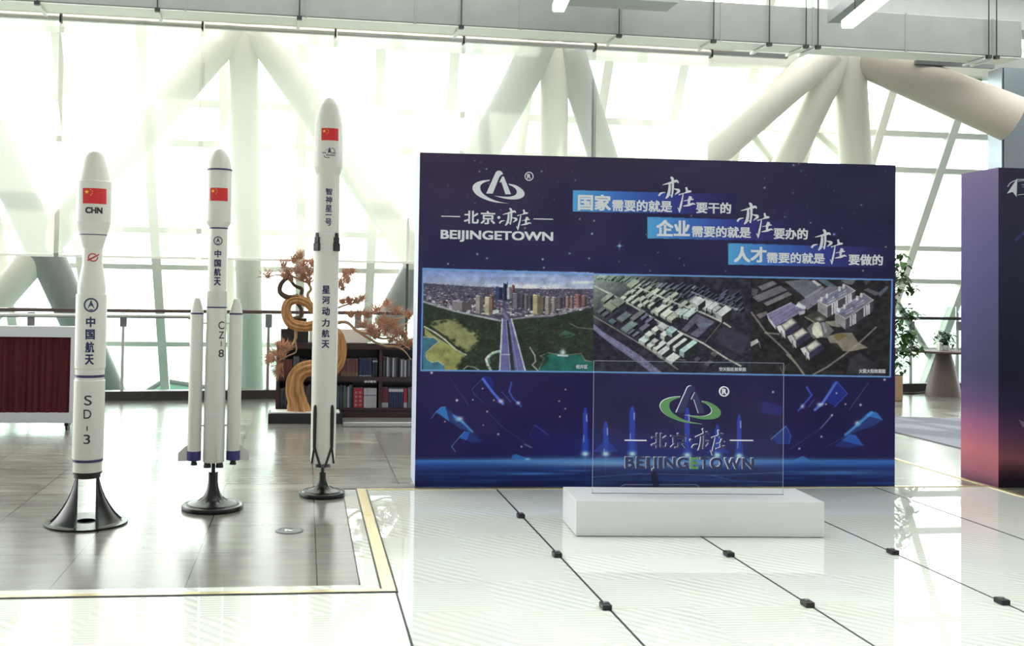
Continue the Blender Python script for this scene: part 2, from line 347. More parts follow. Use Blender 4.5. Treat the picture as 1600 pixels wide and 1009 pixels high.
# ------------------------------------------------------------------ painted artwork of the prints (a colour per point of the printed sheet)
AX0, AY0, AX1, AY1, SS = 636, 226, 1412, 772, 2
AW, AH = (AX1-AX0)*SS, (AY1-AY0)*SS
A = np.zeros((AH, AW, 3)); YY, XX = np.mgrid[0:AH, 0:AW]; XX = XX/SS+AX0; YY = YY/SS+AY0
def vnoise(sx, sy, seed):
    r = np.random.default_rng(seed); g = r.random((int(600/sy)+3, int(800/sx)+3))
    fx = (XX-AX0)/sx; fy = (YY-AY0)/sy; ix = fx.astype(int); iy = fy.astype(int); fx = fx-ix; fy = fy-iy
    fx = fx*fx*(3-2*fx); fy = fy*fy*(3-2*fy)
    return (g[iy, ix]*(1-fx)+g[iy, ix+1]*fx)*(1-fy)+(g[iy+1, ix]*(1-fx)+g[iy+1, ix+1]*fx)*fy
def blend(sl, mask, col):
    A[sl] = A[sl]*(1-mask[..., None])+np.asarray(col, float)*mask[..., None]
def poly(pts, col, alpha=1.0, T=None, clip=None):
    P = np.array(pts, float)
    if T: P = P/T[2]+np.array(T[:2])
    x0, x1 = P[:, 0].min(), P[:, 0].max(); y0, y1 = P[:, 1].min(), P[:, 1].max()
    i0 = max(int((x0-AX0)*SS)-1, 0); i1 = min(int((x1-AX0)*SS)+2, AW); j0 = max(int((y0-AY0)*SS)-1, 0); j1 = min(int((y1-AY0)*SS)+2, AH)
    if i1 <= i0 or j1 <= j0: return
    sl = (slice(j0, j1), slice(i0, i1)); X, Y = XX[sl], YY[sl]; ins = np.zeros(X.shape, bool)
    for k in range(len(P)):
        xa, ya = P[k]; xb, yb = P[k-1]
        if ya == yb: continue
        c = ((ya > Y) != (yb > Y)) & (X < (xb-xa)*(Y-ya)/(yb-ya)+xa); ins ^= c
    mk = ins*float(alpha)
    if clip is not None: mk = mk*clip[sl]
    blend(sl, mk, col)
def line(pts, w, col, alpha=1.0, T=None, soft=0.6, fade=None, clip=None):
    P = np.array(pts, float)
    if T: P = P/T[2]+np.array(T[:2]); w = w/T[2]
    for k in range(len(P)-1):
        a, b = P[k], P[k+1]; pad = w+2*soft+1
        i0 = max(int((min(a[0], b[0])-pad-AX0)*SS), 0); i1 = min(int((max(a[0], b[0])+pad-AX0)*SS)+1, AW)
        j0 = max(int((min(a[1], b[1])-pad-AY0)*SS), 0); j1 = min(int((max(a[1], b[1])+pad-AY0)*SS)+1, AH)
        if i1 <= i0 or j1 <= j0: continue
        sl = (slice(j0, j1), slice(i0, i1)); X, Y = XX[sl], YY[sl]; d = b-a; L2 = d@d+1e-9
        t = np.clip(((X-a[0])*d[0]+(Y-a[1])*d[1])/L2, 0, 1); dist = np.hypot(X-a[0]-t*d[0], Y-a[1]-t*d[1])
        mk = np.clip((w/2-dist)/soft+0.5, 0, 1)*alpha
        if fade: mk = mk*(fade[0]+(fade[1]-fade[0])*t)
        if clip is not None: mk = mk*clip[sl]
        blend(sl, mk, col)
def glow(x, y, rx, ry, col, alpha=1.0, T=None, power=1.0):
    if T: x, y, rx, ry = x/T[2]+T[0], y/T[2]+T[1], rx/T[2], ry/T[2]
    i0 = max(int((x-3*rx-AX0)*SS), 0); i1 = min(int((x+3*rx-AX0)*SS)+1, AW); j0 = max(int((y-3*ry-AY0)*SS), 0); j1 = min(int((y+3*ry-AY0)*SS)+1, AH)
    if i1 <= i0 or j1 <= j0: return
    sl = (slice(j0, j1), slice(i0, i1)); q = ((XX[sl]-x)/rx)**2+((YY[sl]-y)/ry)**2
    blend(sl, alpha*np.exp(-q**power), col)
def paint():
    global A
    # night sky ground
    t = np.clip((YY-235)/(760-235), 0, 1)[..., None]; u = np.clip((XX-650)/750, 0, 1)[..., None]
    top = np.array([64, 50, 76])*(1-u)+np.array([50, 48, 78])*u
    midc = np.array([46, 42, 82])*(1-u)+np.array([40, 38, 76])*u
    low = np.array([34, 26, 80])*(1-u)+np.array([32, 26, 76])*u
    A[:] = np.where(t < 0.35, top+(midc-top)*(t/0.35), midc+(low-midc)*((t-0.35)/0.65))
    A += (vnoise(60, 40, 1)-0.5)[..., None]*np.array([12, 8, 10])
    for k in range(170):
        x, y = random.uniform(655, 1395), random.uniform(240, 425); b = random.random()**3
        glow(x, y, 0.55+0.8*b, 0.55+0.8*b, (150+80*b, 160+80*b, 225), 0.35+0.5*b)
    for x, y, r in ((968, 384, 2.0), (925, 365, 1.5), (700, 412, 1.2), (1240, 258, 1.2), (1303, 366, 1.6), (760, 264, 1), (890, 396, 1.2), (848, 405, 1.4)):
        glow(x, y, r, r, (190, 215, 255), 0.95)
    for dx, dy in ((8, 0), (-8, 0), (0, 9), (0, -9)): line([(968, 384), (968+dx, 384+dy)], 1.0, (150, 200, 255), 0.9, fade=(1, 0))
    for dx, dy in ((5, 0), (-5, 0), (0, 6), (0, -6)): line([(1305, 366), (1305+dx, 366+dy)], 0.9, (70, 90, 190), 0.9, fade=(1, 0))
    # slogan bands
    for xl, yt, yb, xr in ((895.7, 297, 330, 1150), (1012.3, 339, 372, 1240), (1138, 380, 413, 1385)):
        sl = (slice(int((yt-8-AY0)*SS), int((yb+14-AY0)*SS)), slice(int((xl-AX0)*SS), int((xr-AX0)*SS)))
        X = (XX[sl]-xl)/(xr-xl); dy = (XX[sl]-xl)*0.026; mk = ((YY[sl] > yt+dy) & (YY[sl] < yb+dy*0.8))*1.0
        c = np.zeros(X.shape+(3,))
        for ch, vals in enumerate(((88, 64, 58, 46), (162, 108, 62, 42), (220, 190, 140, 84))): c[..., ch] = np.interp(X, (0, 0.3, 0.62, 1), vals)
        A[sl] = A[sl]*(1-mk[..., None])+c*mk[..., None]
    # lower scene: glowing horizon, light panels, water
    Z7, Z8, Z1 = (640, 570, 4.803), (910, 570, 3.479), (1190, 570, 3.478)
    m = np.clip((YY-716)/4, 0, 1); c = np.zeros_like(A)
    yv = YY-718
    for ch, vals in enumerate(((58, 46, 38, 34, 34), (112, 74, 52, 42, 40), (196, 150, 112, 98, 92))): c[..., ch] = np.interp(yv, (0, 8, 14, 30, 44), vals)
    A = A*(1-m[..., None])+c*m[..., None]
    st = vnoise(60, 2.2, 3); ms = np.clip((st-0.55)*3, 0, 1)*np.clip((YY-724)/6, 0, 1)*0.5
    A = A*(1-ms[..., None])+np.array([40, 82, 160])*ms[..., None]
    glow(1010, 722, 150, 6, (190, 226, 250), 0.95); glow(1000, 719, 260, 5, (90, 170, 230), 0.7); glow(1310, 738, 70, 3, (84, 140, 210), 0.7); glow(1330, 724, 60, 3.5, (60, 110, 190), 0.6)
    glow(830, 740, 40, 2, (70, 130, 210), 0.8); glow(900, 735, 30, 1.2, (90, 140, 210), 0.6); glow(1020, 700, 190, 26, (46, 60, 160), 0.55)
    line([(926, 745), (1000, 740), (1120, 742), (1225, 738)], 1.0, (120, 140, 210), 0.5); line([(970, 760), (975, 757), (1088, 757), (1092, 760)], 1.2, (150, 180, 220), 0.7)
    line([(1022, 741), (1025, 757)], 10, (24, 22, 50), 0.7); line([(1110, 742), (1150, 752), (1224, 753)], 1.0, (110, 150, 220), 0.5); line([(1040, 750), (1180, 752)], 4, (40, 70, 160), 0.5)
    def panel(pts, col, T, edge=None, streak=None):
        P = np.array(pts, float); poly(pts, np.array(col)*0.55+np.array([16, 12, 40]), 0.55, T); poly(pts[:3]+[(pts[0][0]*0.45+pts[-1][0]*0.55, pts[0][1]*0.45+pts[-1][1]*0.55)], col, 0.75, T)
        if edge: line(edge, 5, (96, 150, 226), 0.75, T)
        if streak: line(streak, 14, (190, 214, 250), 0.95, T, soft=1.6, fade=(0.2, 1))
    panel([(200, 355), (235, 318), (268, 315), (400, 420), (480, 505), (380, 480)], (58, 132, 214), Z7, [(165, 400), (200, 350), (238, 318), (268, 315)])
    glow(372, 405, 26, 16, (225, 240, 255), 0.95, Z7); line([(330, 380), (400, 430), (470, 500)], 16, (90, 170, 240), 0.7, Z7, soft=2)
    line([(440, 470), (600, 610)], 4, (90, 90, 150), 0.6, Z7, fade=(1, 0.1))
    panel([(372, 545), (410, 500), (455, 498), (545, 575), (470, 585)], (52, 104, 200), Z7, [(345, 650), (315, 612), (372, 545), (415, 498)])
    line([(470, 180), (565, 88)], 4, (92, 96, 190), 0.8, Z7); line([(565, 88), (605, 95), (630, 140)], 5, (44, 60, 160), 0.9, Z7); poly([(550, 95), (600, 92), (635, 150), (620, 200)], (40, 52, 150), 0.6, Z7)
    line([(470, 180), (480, 215), (565, 290)], 4, (110, 110, 190), 0.7, Z7, fade=(1, 0.5)); line([(550, 105), (620, 200), (700, 292)], 18, (92, 116, 230), 0.9, Z7, soft=1.5); glow(685, 272, 20, 14, (205, 205, 250), 0.95, Z7)
    line([(765, 130), (748, 200), (775, 250), (838, 312)], 10, (76, 96, 215), 0.85, Z7, soft=1.4); glow(815, 285, 14, 12, (200, 220, 255), 0.9, Z7); line([(690, 200), (760, 278)], 7, (90, 90, 190), 0.7, Z7)
    line([(275, 60), (440, 300)], 5, (110, 112, 170), 0.55, Z7, fade=(0.2, 1)); line([(580, 348), (690, 460), (905, 615)], 5, (92, 92, 150), 0.5, Z7); line([(860, 595), (915, 620)], 6, (150, 160, 215), 0.7, Z7)
    poly([(930, 455), (980, 440), (1040, 525), (920, 570), (905, 530)], (34, 34, 110), 0.5, Z7); line([(940, 452), (1045, 528)], 6, (70, 90, 190), 0.8, Z7); line([(935, 455), (903, 530), (925, 565)], 4, (64, 60, 130), 0.8, Z7)
    poly([(760, 705), (775, 675), (800, 668), (915, 715)], (52, 120, 205), 0.8, Z7); glow(885, 706, 18, 8, (160, 210, 245), 0.9, Z7)
    for x, y, r in ((165, 58, 9), (355, 265, 9), (665, 520, 7), (582, 350, 6), (840, 613, 6), (548, 177, 5), (632, 265, 5), (475, 262, 5), (552, 452, 4), (1128, 388, 6), (1168, 328, 5), (1122, 272, 5), (1170, 185, 5), (265, 425, 5)):
        glow(x, y, r, r, (228, 222, 250), 1.0, Z7)
    # right mirror set
    panel([(590, 252), (625, 258), (660, 300), (610, 330), (455, 382), (540, 290)], (58, 132, 214), Z1); glow(522, 318, 14, 12, (225, 240, 255), 0.95, Z1); line([(600, 258), (455, 380)], 13, (84, 156, 232), 0.8, Z1, soft=2)
    panel([(480, 376), (510, 380), (556, 440), (470, 452), (395, 440)], (52, 104, 200), Z1); line([(350, 445), (480, 376)], 4, (80, 80, 150), 0.6, Z1)
    poly([(385, 92), (410, 92), (466, 155), (400, 225), (350, 200)], (40, 58, 165), 0.65, Z1); line([(405, 95), (330, 210), (290, 243)], 14, (100, 126, 232), 0.9, Z1, soft=1.5, fade=(0.7, 1)); glow(318, 215, 16, 10, (205, 205, 250), 0.95, Z1); line([(410, 92), (466, 155), (395, 230)], 4, (70, 100, 200), 0.8, Z1)
    line([(245, 120), (272, 165), (200, 248)], 9, (70, 90, 205), 0.85, Z1, soft=1.4); glow(222, 225, 10, 10, (190, 205, 250), 0.9, Z1); line([(285, 190), (255, 228)], 5, (80, 84, 180), 0.8, Z1)
    line([(580, 98), (475, 245)], 5, (100, 104, 165), 0.5, Z1); line([(385, 272), (320, 345)], 7, (130, 140, 205), 0.6, Z1); line([(330, 340), (150, 460)], 4, (84, 84, 150), 0.5, Z1)
    poly([(60, 405), (135, 328), (162, 385), (150, 430), (90, 430)], (46, 80, 180), 0.55, Z1); line([(50, 405), (130, 335)], 5, (110, 150, 220), 0.8, Z1); line([(130, 330), (160, 385), (150, 425)], 4, (70, 110, 200), 0.8, Z1); poly([(160, 522), (225, 494), (262, 518)], (70, 130, 210), 0.75, Z1)
    poly([(0, 190), (115, 225), (110, 275), (0, 265)], (44, 50, 150), 0.5, Z1)
    for x, y, r in ((668, 80, 6), (538, 217, 6), (382, 273, 5), (325, 390, 5), (205, 455, 5), (407, 153, 4), (350, 213, 4), (456, 213, 4), (62, 147, 5)): glow(x, y, r, r, (228, 222, 250), 1.0, Z1)
    # little blue rocket silhouettes on the horizon
    for x, yt, yb, w, fl in ((914.5, 636, 709, 7.0, 0), (946.5, 657, 709, 8, 1), (988, 633, 709, 9, 0), (1074, 636, 711, 8, 0), (1121, 662, 711, 8, 1), (1155, 646, 712, 7, 0)):
        poly([(x-w/2, yb), (x-w/2, yt+12), (x-w/4, yt+3), (x, yt), (x+w/4, yt+3), (x+w/2, yt+12), (x+w/2*0.8, yb)], (52, 74, 196), 0.85)
        if fl: poly([(x-2, yt+30), (x-20, yb-3), (x+20, yb-3), (x+2, yt+30)], (48, 76, 186), 0.6)
        else: poly([(x-w*0.9, yb), (x-w*0.8, yb-24), (x+w*0.8, yb-24), (x+w*0.9, yb)], (50, 74, 180), 0.55)
        line([(x+w*0.3, yt+12), (x+w*0.35, yt+22)], 1.2, (190, 206, 250), 0.9); line([(x-w*0.3, yt+44), (x-w*0.35, yt+54)], 1.1, (170, 196, 250), 0.8)
        glow(x, yb, 6, 4, (160, 220, 255), 0.95); glow(x, yb, 2.5, 2.2, (235, 250, 255), 1.0); line([(x, yb), (x, yb+36)], 1.2, (110, 180, 240), 0.6, fade=(1, 0))
    # ---------------- print 1: the avenue and the towers
    T = (650, 410, 5.31); X = (XX-650)*5.31; Y = (YY-410)*5.31
    clip1 = ((X > 56) & (X < 1474) & (Y > 46+0.026*X-1) & (Y < 894+0.011*X))*1.0
    sky = np.zeros_like(A); tt = (Y-60)/130
    for ch, v in enumerate(((112, 148, 186), (136, 160, 186), (196, 206, 214))): sky[..., ch] = np.interp(tt, (0, 0.6, 1.2), v)
    cl = vnoise(46, 5, 5); sky += (np.clip(cl-0.5, 0, 1)*np.clip((X-300)/900, 0.15, 1))[..., None]*np.array([120, 112, 100])
    hz = 166+0.036*X+18*np.sin(X/470); A = np.where((clip1 > 0)[..., None], np.where((Y < hz)[..., None], sky, np.array([84, 78, 102])), A)
    r = np.random.default_rng(4)
    for k in range(2300):
        x = r.uniform(56, 1474); f = r.random()**1.6; y = 170+0.036*x+f*250*(1-0.25*abs(x-760)/760); sc = 3+13*f
        c = np.array(random.choice(((176, 172, 190), (140, 132, 150), (214, 208, 214), (70, 66, 92), (54, 56, 70), (150, 118, 130), (44, 52, 52), (98, 96, 120))))
        w, h = sc*r.uniform(0.8, 2.4), sc*r.uniform(0.5, 1.2); poly([(x, y), (x+w, y+w*0.05), (x+w, y+h), (x, y+h)], c*(0.75+0.35*f), 0.85, T, clip1)
    tree_edge = [(56, 330), (180, 372), (330, 412), (520, 452), (690, 490), (800, 470), (960, 462), (1130, 452), (1290, 415), (1474, 372), (1480, 930), (56, 920)]
    poly(tree_edge, (48, 54, 50), 1, T, clip1)
    for k in range(2600):
        x, y = r.uniform(56, 1474), r.uniform(380, 910); e = np.interp(x, [p[0] for p in tree_edge[:10]], [p[1] for p in tree_edge[:10]])
        if y > e+6: g_ = r.uniform(0.55, 1.5); poly([(x, y), (x+10, y-7), (x+20, y), (x+10, y+8)], np.array([44, 56, 46])*g_, 0.5, T, clip1)
    line([(56, 322), (200, 366), (330, 405), (520, 446), (700, 482)], 14, (172, 172, 178), 0.9, T, clip=clip1); line([(800, 470), (960, 448), (1130, 440), (1290, 395), (1430, 368)], 10, (150, 146, 152), 0.9, T, clip=clip1)
    def tower(x0, y0, x1, y1, c, side=0.5):
        c = np.array(c, float); xm = x0+(x1-x0)*(1-side); poly([(x0, y0), (xm, y0), (xm, y1), (x0, y1-6)], c, 1, T, clip1); poly([(xm, y0), (x1, y0+5), (x1, y1-8), (xm, y1)], c*0.55, 1, T, clip1)
        poly([(x0, y0), (xm, y0), (x1, y0+5), (x0+6, y0-8)], np.clip(c*1.3, 0, 245), 1, T, clip1)
        for k in range(int((y1-y0)/12)): line([(x0+2, y0+10+12*k), (xm-2, y0+10+12*k)], 3, c*0.6, 0.8, T, clip=clip1)
    for a in ((660, 205, 722, 310, (64, 74, 120)), (724, 176, 756, 318, (50, 58, 100)), (756, 200, 792, 305, (196, 196, 206)), (794, 186, 820, 250, (150, 96, 120)), (752, 160, 764, 210, (90, 96, 140)), (300, 322, 462, 400, (150, 140, 150)),
              (496, 278, 560, 425, (170, 158, 160)), (572, 290, 636, 438, (206, 190, 168)), (612, 274, 650, 400, (150, 116, 108)), (802, 258, 866, 385, (120, 116, 134)), (868, 268, 898, 380, (84, 82, 104)), (900, 268, 934, 395, (120, 112, 126)),
              (938, 270, 968, 400, (84, 80, 100)), (970, 272, 1042, 432, (188, 176, 140)), (1044, 290, 1068, 410, (120, 110, 108)), (1074, 286, 1122, 432, (176, 160, 158)), (1128, 290, 1168, 415, (166, 152, 156)), (1176, 286, 1216, 390, (110, 100, 120)),
              (1220, 280, 1240, 380, (90, 84, 104)), (1242, 284, 1276, 385, (172, 140, 142)), (1282, 282, 1308, 380, (170, 126, 134)), (1324, 270, 1374, 378, (170, 112, 114)), (1378, 276, 1420, 360, (156, 110, 118))): tower(*a)
    poly([(640, 398), (680, 388), (690, 420), (636, 428)], (206, 206, 214), 1, T, clip1)
    poly([(118, 520), (150, 482), (320, 464), (400, 528), (470, 568), (538, 632), (505, 680), (470, 722), (418, 745), (330, 690), (250, 612)], (138, 136, 96), 1, T, clip1)
    poly([(72, 545), (140, 600), (300, 700), (412, 768), (372, 832), (342, 890), (240, 895), (228, 842), (180, 816), (128, 826), (84, 782), (92, 742), (182, 662), (150, 630), (72, 605)], (146, 146, 94), 1, T, clip1)
    for k in range(160):
        x, y = r.uniform(100, 520), r.uniform(480, 880); glow(x, y, 9, 5, (168, 164, 92) if r.random() < 0.5 else (112, 116, 66), 0.0 if not (YY is None) and (x > 430 and y > 745) else 0.25, T)
    poly([(50, 618), (150, 622), (192, 655), (132, 702), (80, 748), (88, 800), (130, 826), (182, 820), (232, 850), (238, 895), (45, 895)], (70, 116, 140), 1, T, clip1)
    line([(70, 532), (160, 582), (240, 640), (330, 722), (415, 766)], 12, (196, 192, 176), 0.95, T, clip=clip1); line([(62, 616), (150, 622), (190, 655), (132, 702), (82, 748), (90, 800), (132, 826), (182, 818), (230, 850)], 7, (190, 180, 150), 0.9, T, clip=clip1)
    poly([(1035, 850), (1062, 790), (1100, 762), (1180, 752), (1260, 760), (1370, 768), (1402, 812), (1470, 822), (1474, 915), (1015, 905)], (42, 104, 98), 1, T, clip1)
    line([(1015, 895), (1040, 845), (1062, 790), (1030, 775), (1100, 748), (1180, 765), (1260, 765), (1370, 755), (1402, 812), (1470, 822)], 6, (150, 140, 130), 0.8, T, clip=clip1)
    glow(1218, 745, 22, 26, (225, 232, 238), 0.95, T); line([(1180, 770), (1258, 775)], 12, (215, 220, 222), 0.9, T)
    poly([(1165, 612), (1240, 560), (1330, 600), (1240, 630)], (78, 112, 88), 0.8, T, clip1); line([(1270, 500), (1340, 540), (1470, 552)], 6, (150, 144, 134), 0.7, T, clip=clip1)
    poly([(716, 468), (792, 468), (912, 905), (690, 900)], (104, 104, 160), 1, T, clip1); poly([(748, 478), (768, 478), (822, 903), (786, 903)], (52, 52, 62), 1, T, clip1)
    for q in ([(716, 468), (694, 900)], [(792, 468), (908, 904)]): line(q, 12, (206, 206, 220), 0.9, T, clip=clip1)
    line([(748, 478), (784, 903)], 5, (196, 200, 220), 0.8, T, clip=clip1); line([(775, 500), (845, 903)], 4, (190, 190, 220), 0.7, T, clip=clip1); line([(710, 762), (782, 764)], 5, (220, 222, 235), 0.9, T, clip=clip1)
    line([(720, 400), (760, 470)], 24, (120, 116, 150), 0.9, T, clip=clip1); line([(740, 330), (748, 420)], 14, (90, 88, 130), 0.9, T, clip=clip1)
    line([(695, 735), (640, 748), (600, 778), (582, 802), (596, 850), (622, 895)], 20, (206, 206, 202), 0.95, T, clip=clip1); line([(690, 738), (630, 765), (604, 800), (616, 835)], 8, (96, 160, 150), 0.8, T, clip=clip1); line([(945, 705), (985, 770), (992, 820), (965, 850), (1010, 895)], 9, (186, 180, 184), 0.9, T, clip=clip1)
    line([(395, 885), (425, 858), (480, 868), (530, 895)], 6, (180, 174, 168), 0.9, T, clip=clip1)
    for x0, y0, x1, y1, nn in ((320, 465, 540, 632, 26), (540, 632, 470, 725, 12), (340, 895, 412, 768, 16), (120, 520, 320, 462, 14), (250, 612, 418, 745, 12), (1100, 762, 1035, 860, 10), (1290, 600, 1160, 620, 10)):
        for k in range(nn): t_ = r.random(); glow(x0+(x1-x0)*t_+r.uniform(-14, 14), y0+(y1-y0)*t_+r.uniform(-12, 12), r.uniform(8, 20), r.uniform(7, 14), np.array([46, 56, 44])*r.uniform(0.6, 1.3), 0.75, T)
    for k in range(900):
        x, y = r.uniform(400, 1474), r.uniform(500, 905)
        if (x < 640 and y > 700) or x > 900 and y < 740: glow(x, y, 9, 6, np.array([52, 62, 46])*r.uniform(0.5, 1.6), 0.4, T)
    # ---------------- print 2: white blocks of the district
    T = (920, 420, 5.604); X = (XX-920)*5.604; Y = (YY-420)*5.604
    clip2 = ((X > 40) & (X < 1424) & (Y > 42+0.018*X-1) & (Y < 908+0.017*X))*1.0
    base = np.array([50, 46, 62])*np.ones_like(A); hzv = np.clip(1-(X+1.6*Y)/900, 0, 1)[..., None]; base = base*(1-hzv)+np.array([170, 186, 178])*hzv
    base = base+(vnoise(5, 4, 9)-0.5)[..., None]*26; A = np.where((clip2 > 0)[..., None], base, A)
    r = np.random.default_rng(8)
    def block(x, y, w, l, h, c, shade=0.4):
        ux, uy = np.array([0.86, 0.52]), np.array([0.80, -0.60]); p = np.array([x, y]); a, b, c_, d = p, p+ux*w, p+ux*w+uy*l, p+uy*l; dn = np.array([0, h]); c = np.array(c, float)
        poly([a, b, b+dn, a+dn], c*0.78, 1, T, clip2); poly([b, c_, c_+dn*1.6, b+dn*1.6], c*shade*0.55, 1, T, clip2); poly([a, b, c_, d], c, 1, T, clip2)
    def rows(x0, y0, x1, y1, n, w, l, h, c, jit=0.25, sk=0.12):
        for k in range(n):
            if r.random() < sk: continue
            t_ = (k+r.uniform(-.2, .2))/n; block(x0+(x1-x0)*t_, y0+(y1-y0)*t_, w*r.uniform(.8, 1.2), l*r.uniform(.7, 1.25), h, np.array(c)*r.uniform(1-jit, 1.05))
    for j in range(9):      # far pale quarter
        rows(60+60*j, 75+j*6, 330+110*j, 60+j*55, 9, 20, 60, 8, np.array([168, 186, 178])*(1-0.055*j), 0.2)
    for j in range(5): rows(330+j*60, 130+j*42, 930+j*70, 190+j*55, 12, 16, 62, 10, np.array([140, 150, 168])*(1-0.07*j), 0.25)
    for j in range(4): rows(700+j*60, 150+40*j, 1300+20*j, 250+40*j, 12, 14, 66, 12, (98, 102, 128), 0.3)
    for j in range(4): rows(270+40*j, 250-30*j, 700+110*j, 440-40*j, 8, 30, 70, 16, np.array([206, 214, 204])*(1-0.03*j), 0.12)
    for q in ([(50, 150), (150, 200), (250, 250), (420, 345), (620, 465), (800, 555), (1000, 650), (1200, 780), (1330, 850)], [(380, 140), (560, 215), (760, 300), (900, 345), (1020, 395), (1180, 470), (1240, 510)]): line(q, 13, (196, 196, 190), 0.95, T, clip=clip2)
    line([(900, 200), (1100, 285), (1300, 355)], 9, (160, 160, 168), 0.8, T, clip=clip2); glow(1290, 352, 26, 12, (186, 186, 200), 0.8, T); line([(1160, 470), (1020, 640)], 6, (140, 136, 100), 0.8, T, clip=clip2)
    rows(470, 300, 740, 420, 6, 26, 66, 20, (222, 224, 214), 0.1); rows(580, 370, 720, 450, 3, 46, 90, 22, (214, 216, 206), 0.1); rows(760, 390, 880, 420, 4, 24, 100, 24, (206, 220, 224), 0.1)
    rows(900, 290, 1180, 390, 6, 40, 86, 26, (216, 216, 222), 0.12); block(905, 290, 60, 80, 34, (212, 210, 216)); block(1110, 385, 62, 110, 40, (214, 212, 220))
    poly([(812, 532), (942, 392), (1100, 462), (955, 602), (890, 572), (962, 512), (932, 474), (852, 552)], (104, 98, 122), 1, T, clip2); poly([(1090, 632), (1182, 502), (1404, 600), (1342, 762)], (62, 58, 76), 1, T, clip2); poly([(945, 490), (1000, 470), (1090, 480), (985, 530)], (112, 120, 142), 0.9, T, clip2)
    for a in ((125, 320, 90, 90, 14, (150, 152, 140)), (190, 290, 80, 80, 12, (140, 146, 138)), (100, 270, 40, 110, 12, (150, 160, 150)), (245, 430, 60, 100, 14, (116, 124, 134)), (280, 520, 64, 120, 18, (126, 138, 146)), (360, 430, 40, 130, 14, (126, 126, 132)), (330, 140, 50, 90, 10, (176, 186, 170)),
              (170, 455, 50, 40, 12, (96, 106, 122)), (70, 370, 30, 70, 12, (104, 106, 118)), (110, 400, 30, 60, 12, (104, 106, 118)), (450, 430, 26, 70, 10, (116, 112, 146)), (490, 460, 26, 80, 10, (118, 114, 146)), (340, 560, 20, 60, 10, (112, 116, 136)), (380, 580, 22, 60, 10, (112, 116, 136)), (440, 520, 40, 80, 12, (120, 116, 138))): block(*a)
    for a in ((437, 618, 60, 70, 30, (216, 228, 228)), (490, 570, 46, 50, 34, (224, 226, 230)), (548, 528, 44, 50, 30, (222, 222, 226)), (600, 495, 70, 50, 26, (206, 206, 212)), (625, 570, 44, 50, 36, (226, 226, 230)), (675, 535, 60, 60, 34, (190, 214, 218)), (505, 665, 44, 50, 28, (206, 214, 214)), (560, 690, 40, 110, 34, (214, 214, 222)),
              (600, 730, 46, 110, 36, (222, 220, 228)), (680, 650, 30, 160, 30, (226, 226, 232)), (735, 680, 28, 130, 34, (220, 226, 230)), (795, 710, 44, 150, 44, (196, 222, 226)), (545, 628, 40, 40, 24, (206, 200, 206)), (670, 785, 70, 90, 24, (232, 230, 236)), (920, 790, 36, 40, 12, (96, 90, 104)), (1010, 830, 40, 60, 12, (92, 84, 102)), (1065, 740, 50, 30, 10, (100, 98, 108)), (1420, 640, 60, 40, 20, (190, 186, 190))): block(*a)
    line([(600, 470), (700, 530)], 8, (200, 200, 200), 0.8, T, clip=clip2); line([(40, 412), (200, 505), (440, 650), (640, 780), (780, 880)], 9, (150, 146, 140), 0.9, T, clip=clip2)
    line([(440, 640), (650, 775), (850, 800)], 5, (190, 190, 190), 0.7, T, clip=clip2)
    poly([(40, 480), (130, 555), (260, 635), (460, 765), (650, 915), (560, 915), (400, 800), (240, 690), (110, 590), (40, 530)], (126, 120, 160), 1, T, clip2); line([(40, 505), (240, 660), (600, 915)], 4, (160, 156, 190), 0.7, T, clip=clip2)
    for k in range(420):
        x, y = r.uniform(40, 1424), r.uniform(600, 915)
        if (y > 560+0.42*x and x < 700) or (x > 860 and y > 700): glow(x, y, 9, 6, (40, 42, 44) if r.random() < 0.6 else (84, 76, 86), 0.5, T)
    # ---------------- print 3: avenue campus
    T = (1160, 420, 5.604); X = (XX-1160)*5.604; Y = (YY-420)*5.604
    clip3 = ((X > 72) & (X < 1300) & (Y > 64+0.024*X) & (Y < 926+0.008*X))*1.0
    base = np.array([44, 40, 46])*np.ones_like(A)+(vnoise(7, 5, 21)-0.5)[..., None]*26; A = np.where((clip3 > 0)[..., None], base, A); P3 = lambda p, c, a=1: poly(p, c, a, T, clip3)
    r = np.random.default_rng(5)
    for k in range(500):
        x, y = r.uniform(75, 1300), r.uniform(80, 925); glow(x, y, 10, 8, (34, 34, 36) if r.random() < 0.6 else (74, 66, 70), 0.35*(0 if X is None else 1)*(1 if y > 560 or x > 900 else 0.4), T)
    for p, c in (([(135, 155), (265, 105), (305, 130), (175, 190)], (118, 112, 124)), ([(85, 245), (330, 145), (395, 185), (140, 290)], (112, 108, 120)), ([(185, 300), (400, 200), (435, 225), (215, 325)], (120, 116, 124)), ([(80, 170), (140, 180), (120, 230), (80, 230)], (92, 86, 100)), ([(370, 110), (560, 90), (700, 150), (545, 250), (410, 140)], (104, 104, 120)),
                 ([(545, 250), (700, 150), (720, 165), (560, 268)], (140, 138, 150)), ([(490, 290), (780, 140), (850, 160), (570, 360)], (126, 120, 140)), ([(605, 105), (660, 150), (690, 140), (630, 100)], (196, 192, 200)), ([(660, 95), (730, 95), (830, 155), (740, 150)], (92, 106, 122)), ([(860, 100), (1000, 90), (960, 140), (900, 130)], (110, 112, 120)),
                 ([(1060, 185), (1100, 170), (1200, 210), (1170, 235)], (92, 92, 104)), ([(1180, 220), (1260, 150), (1285, 160), (1210, 240)], (84, 90, 106)), ([(120, 400), (215, 370), (220, 400), (150, 435)], (116, 108, 116)), ([(1050, 100), (1130, 100), (1080, 140)], (70, 72, 82))): P3(p, c)
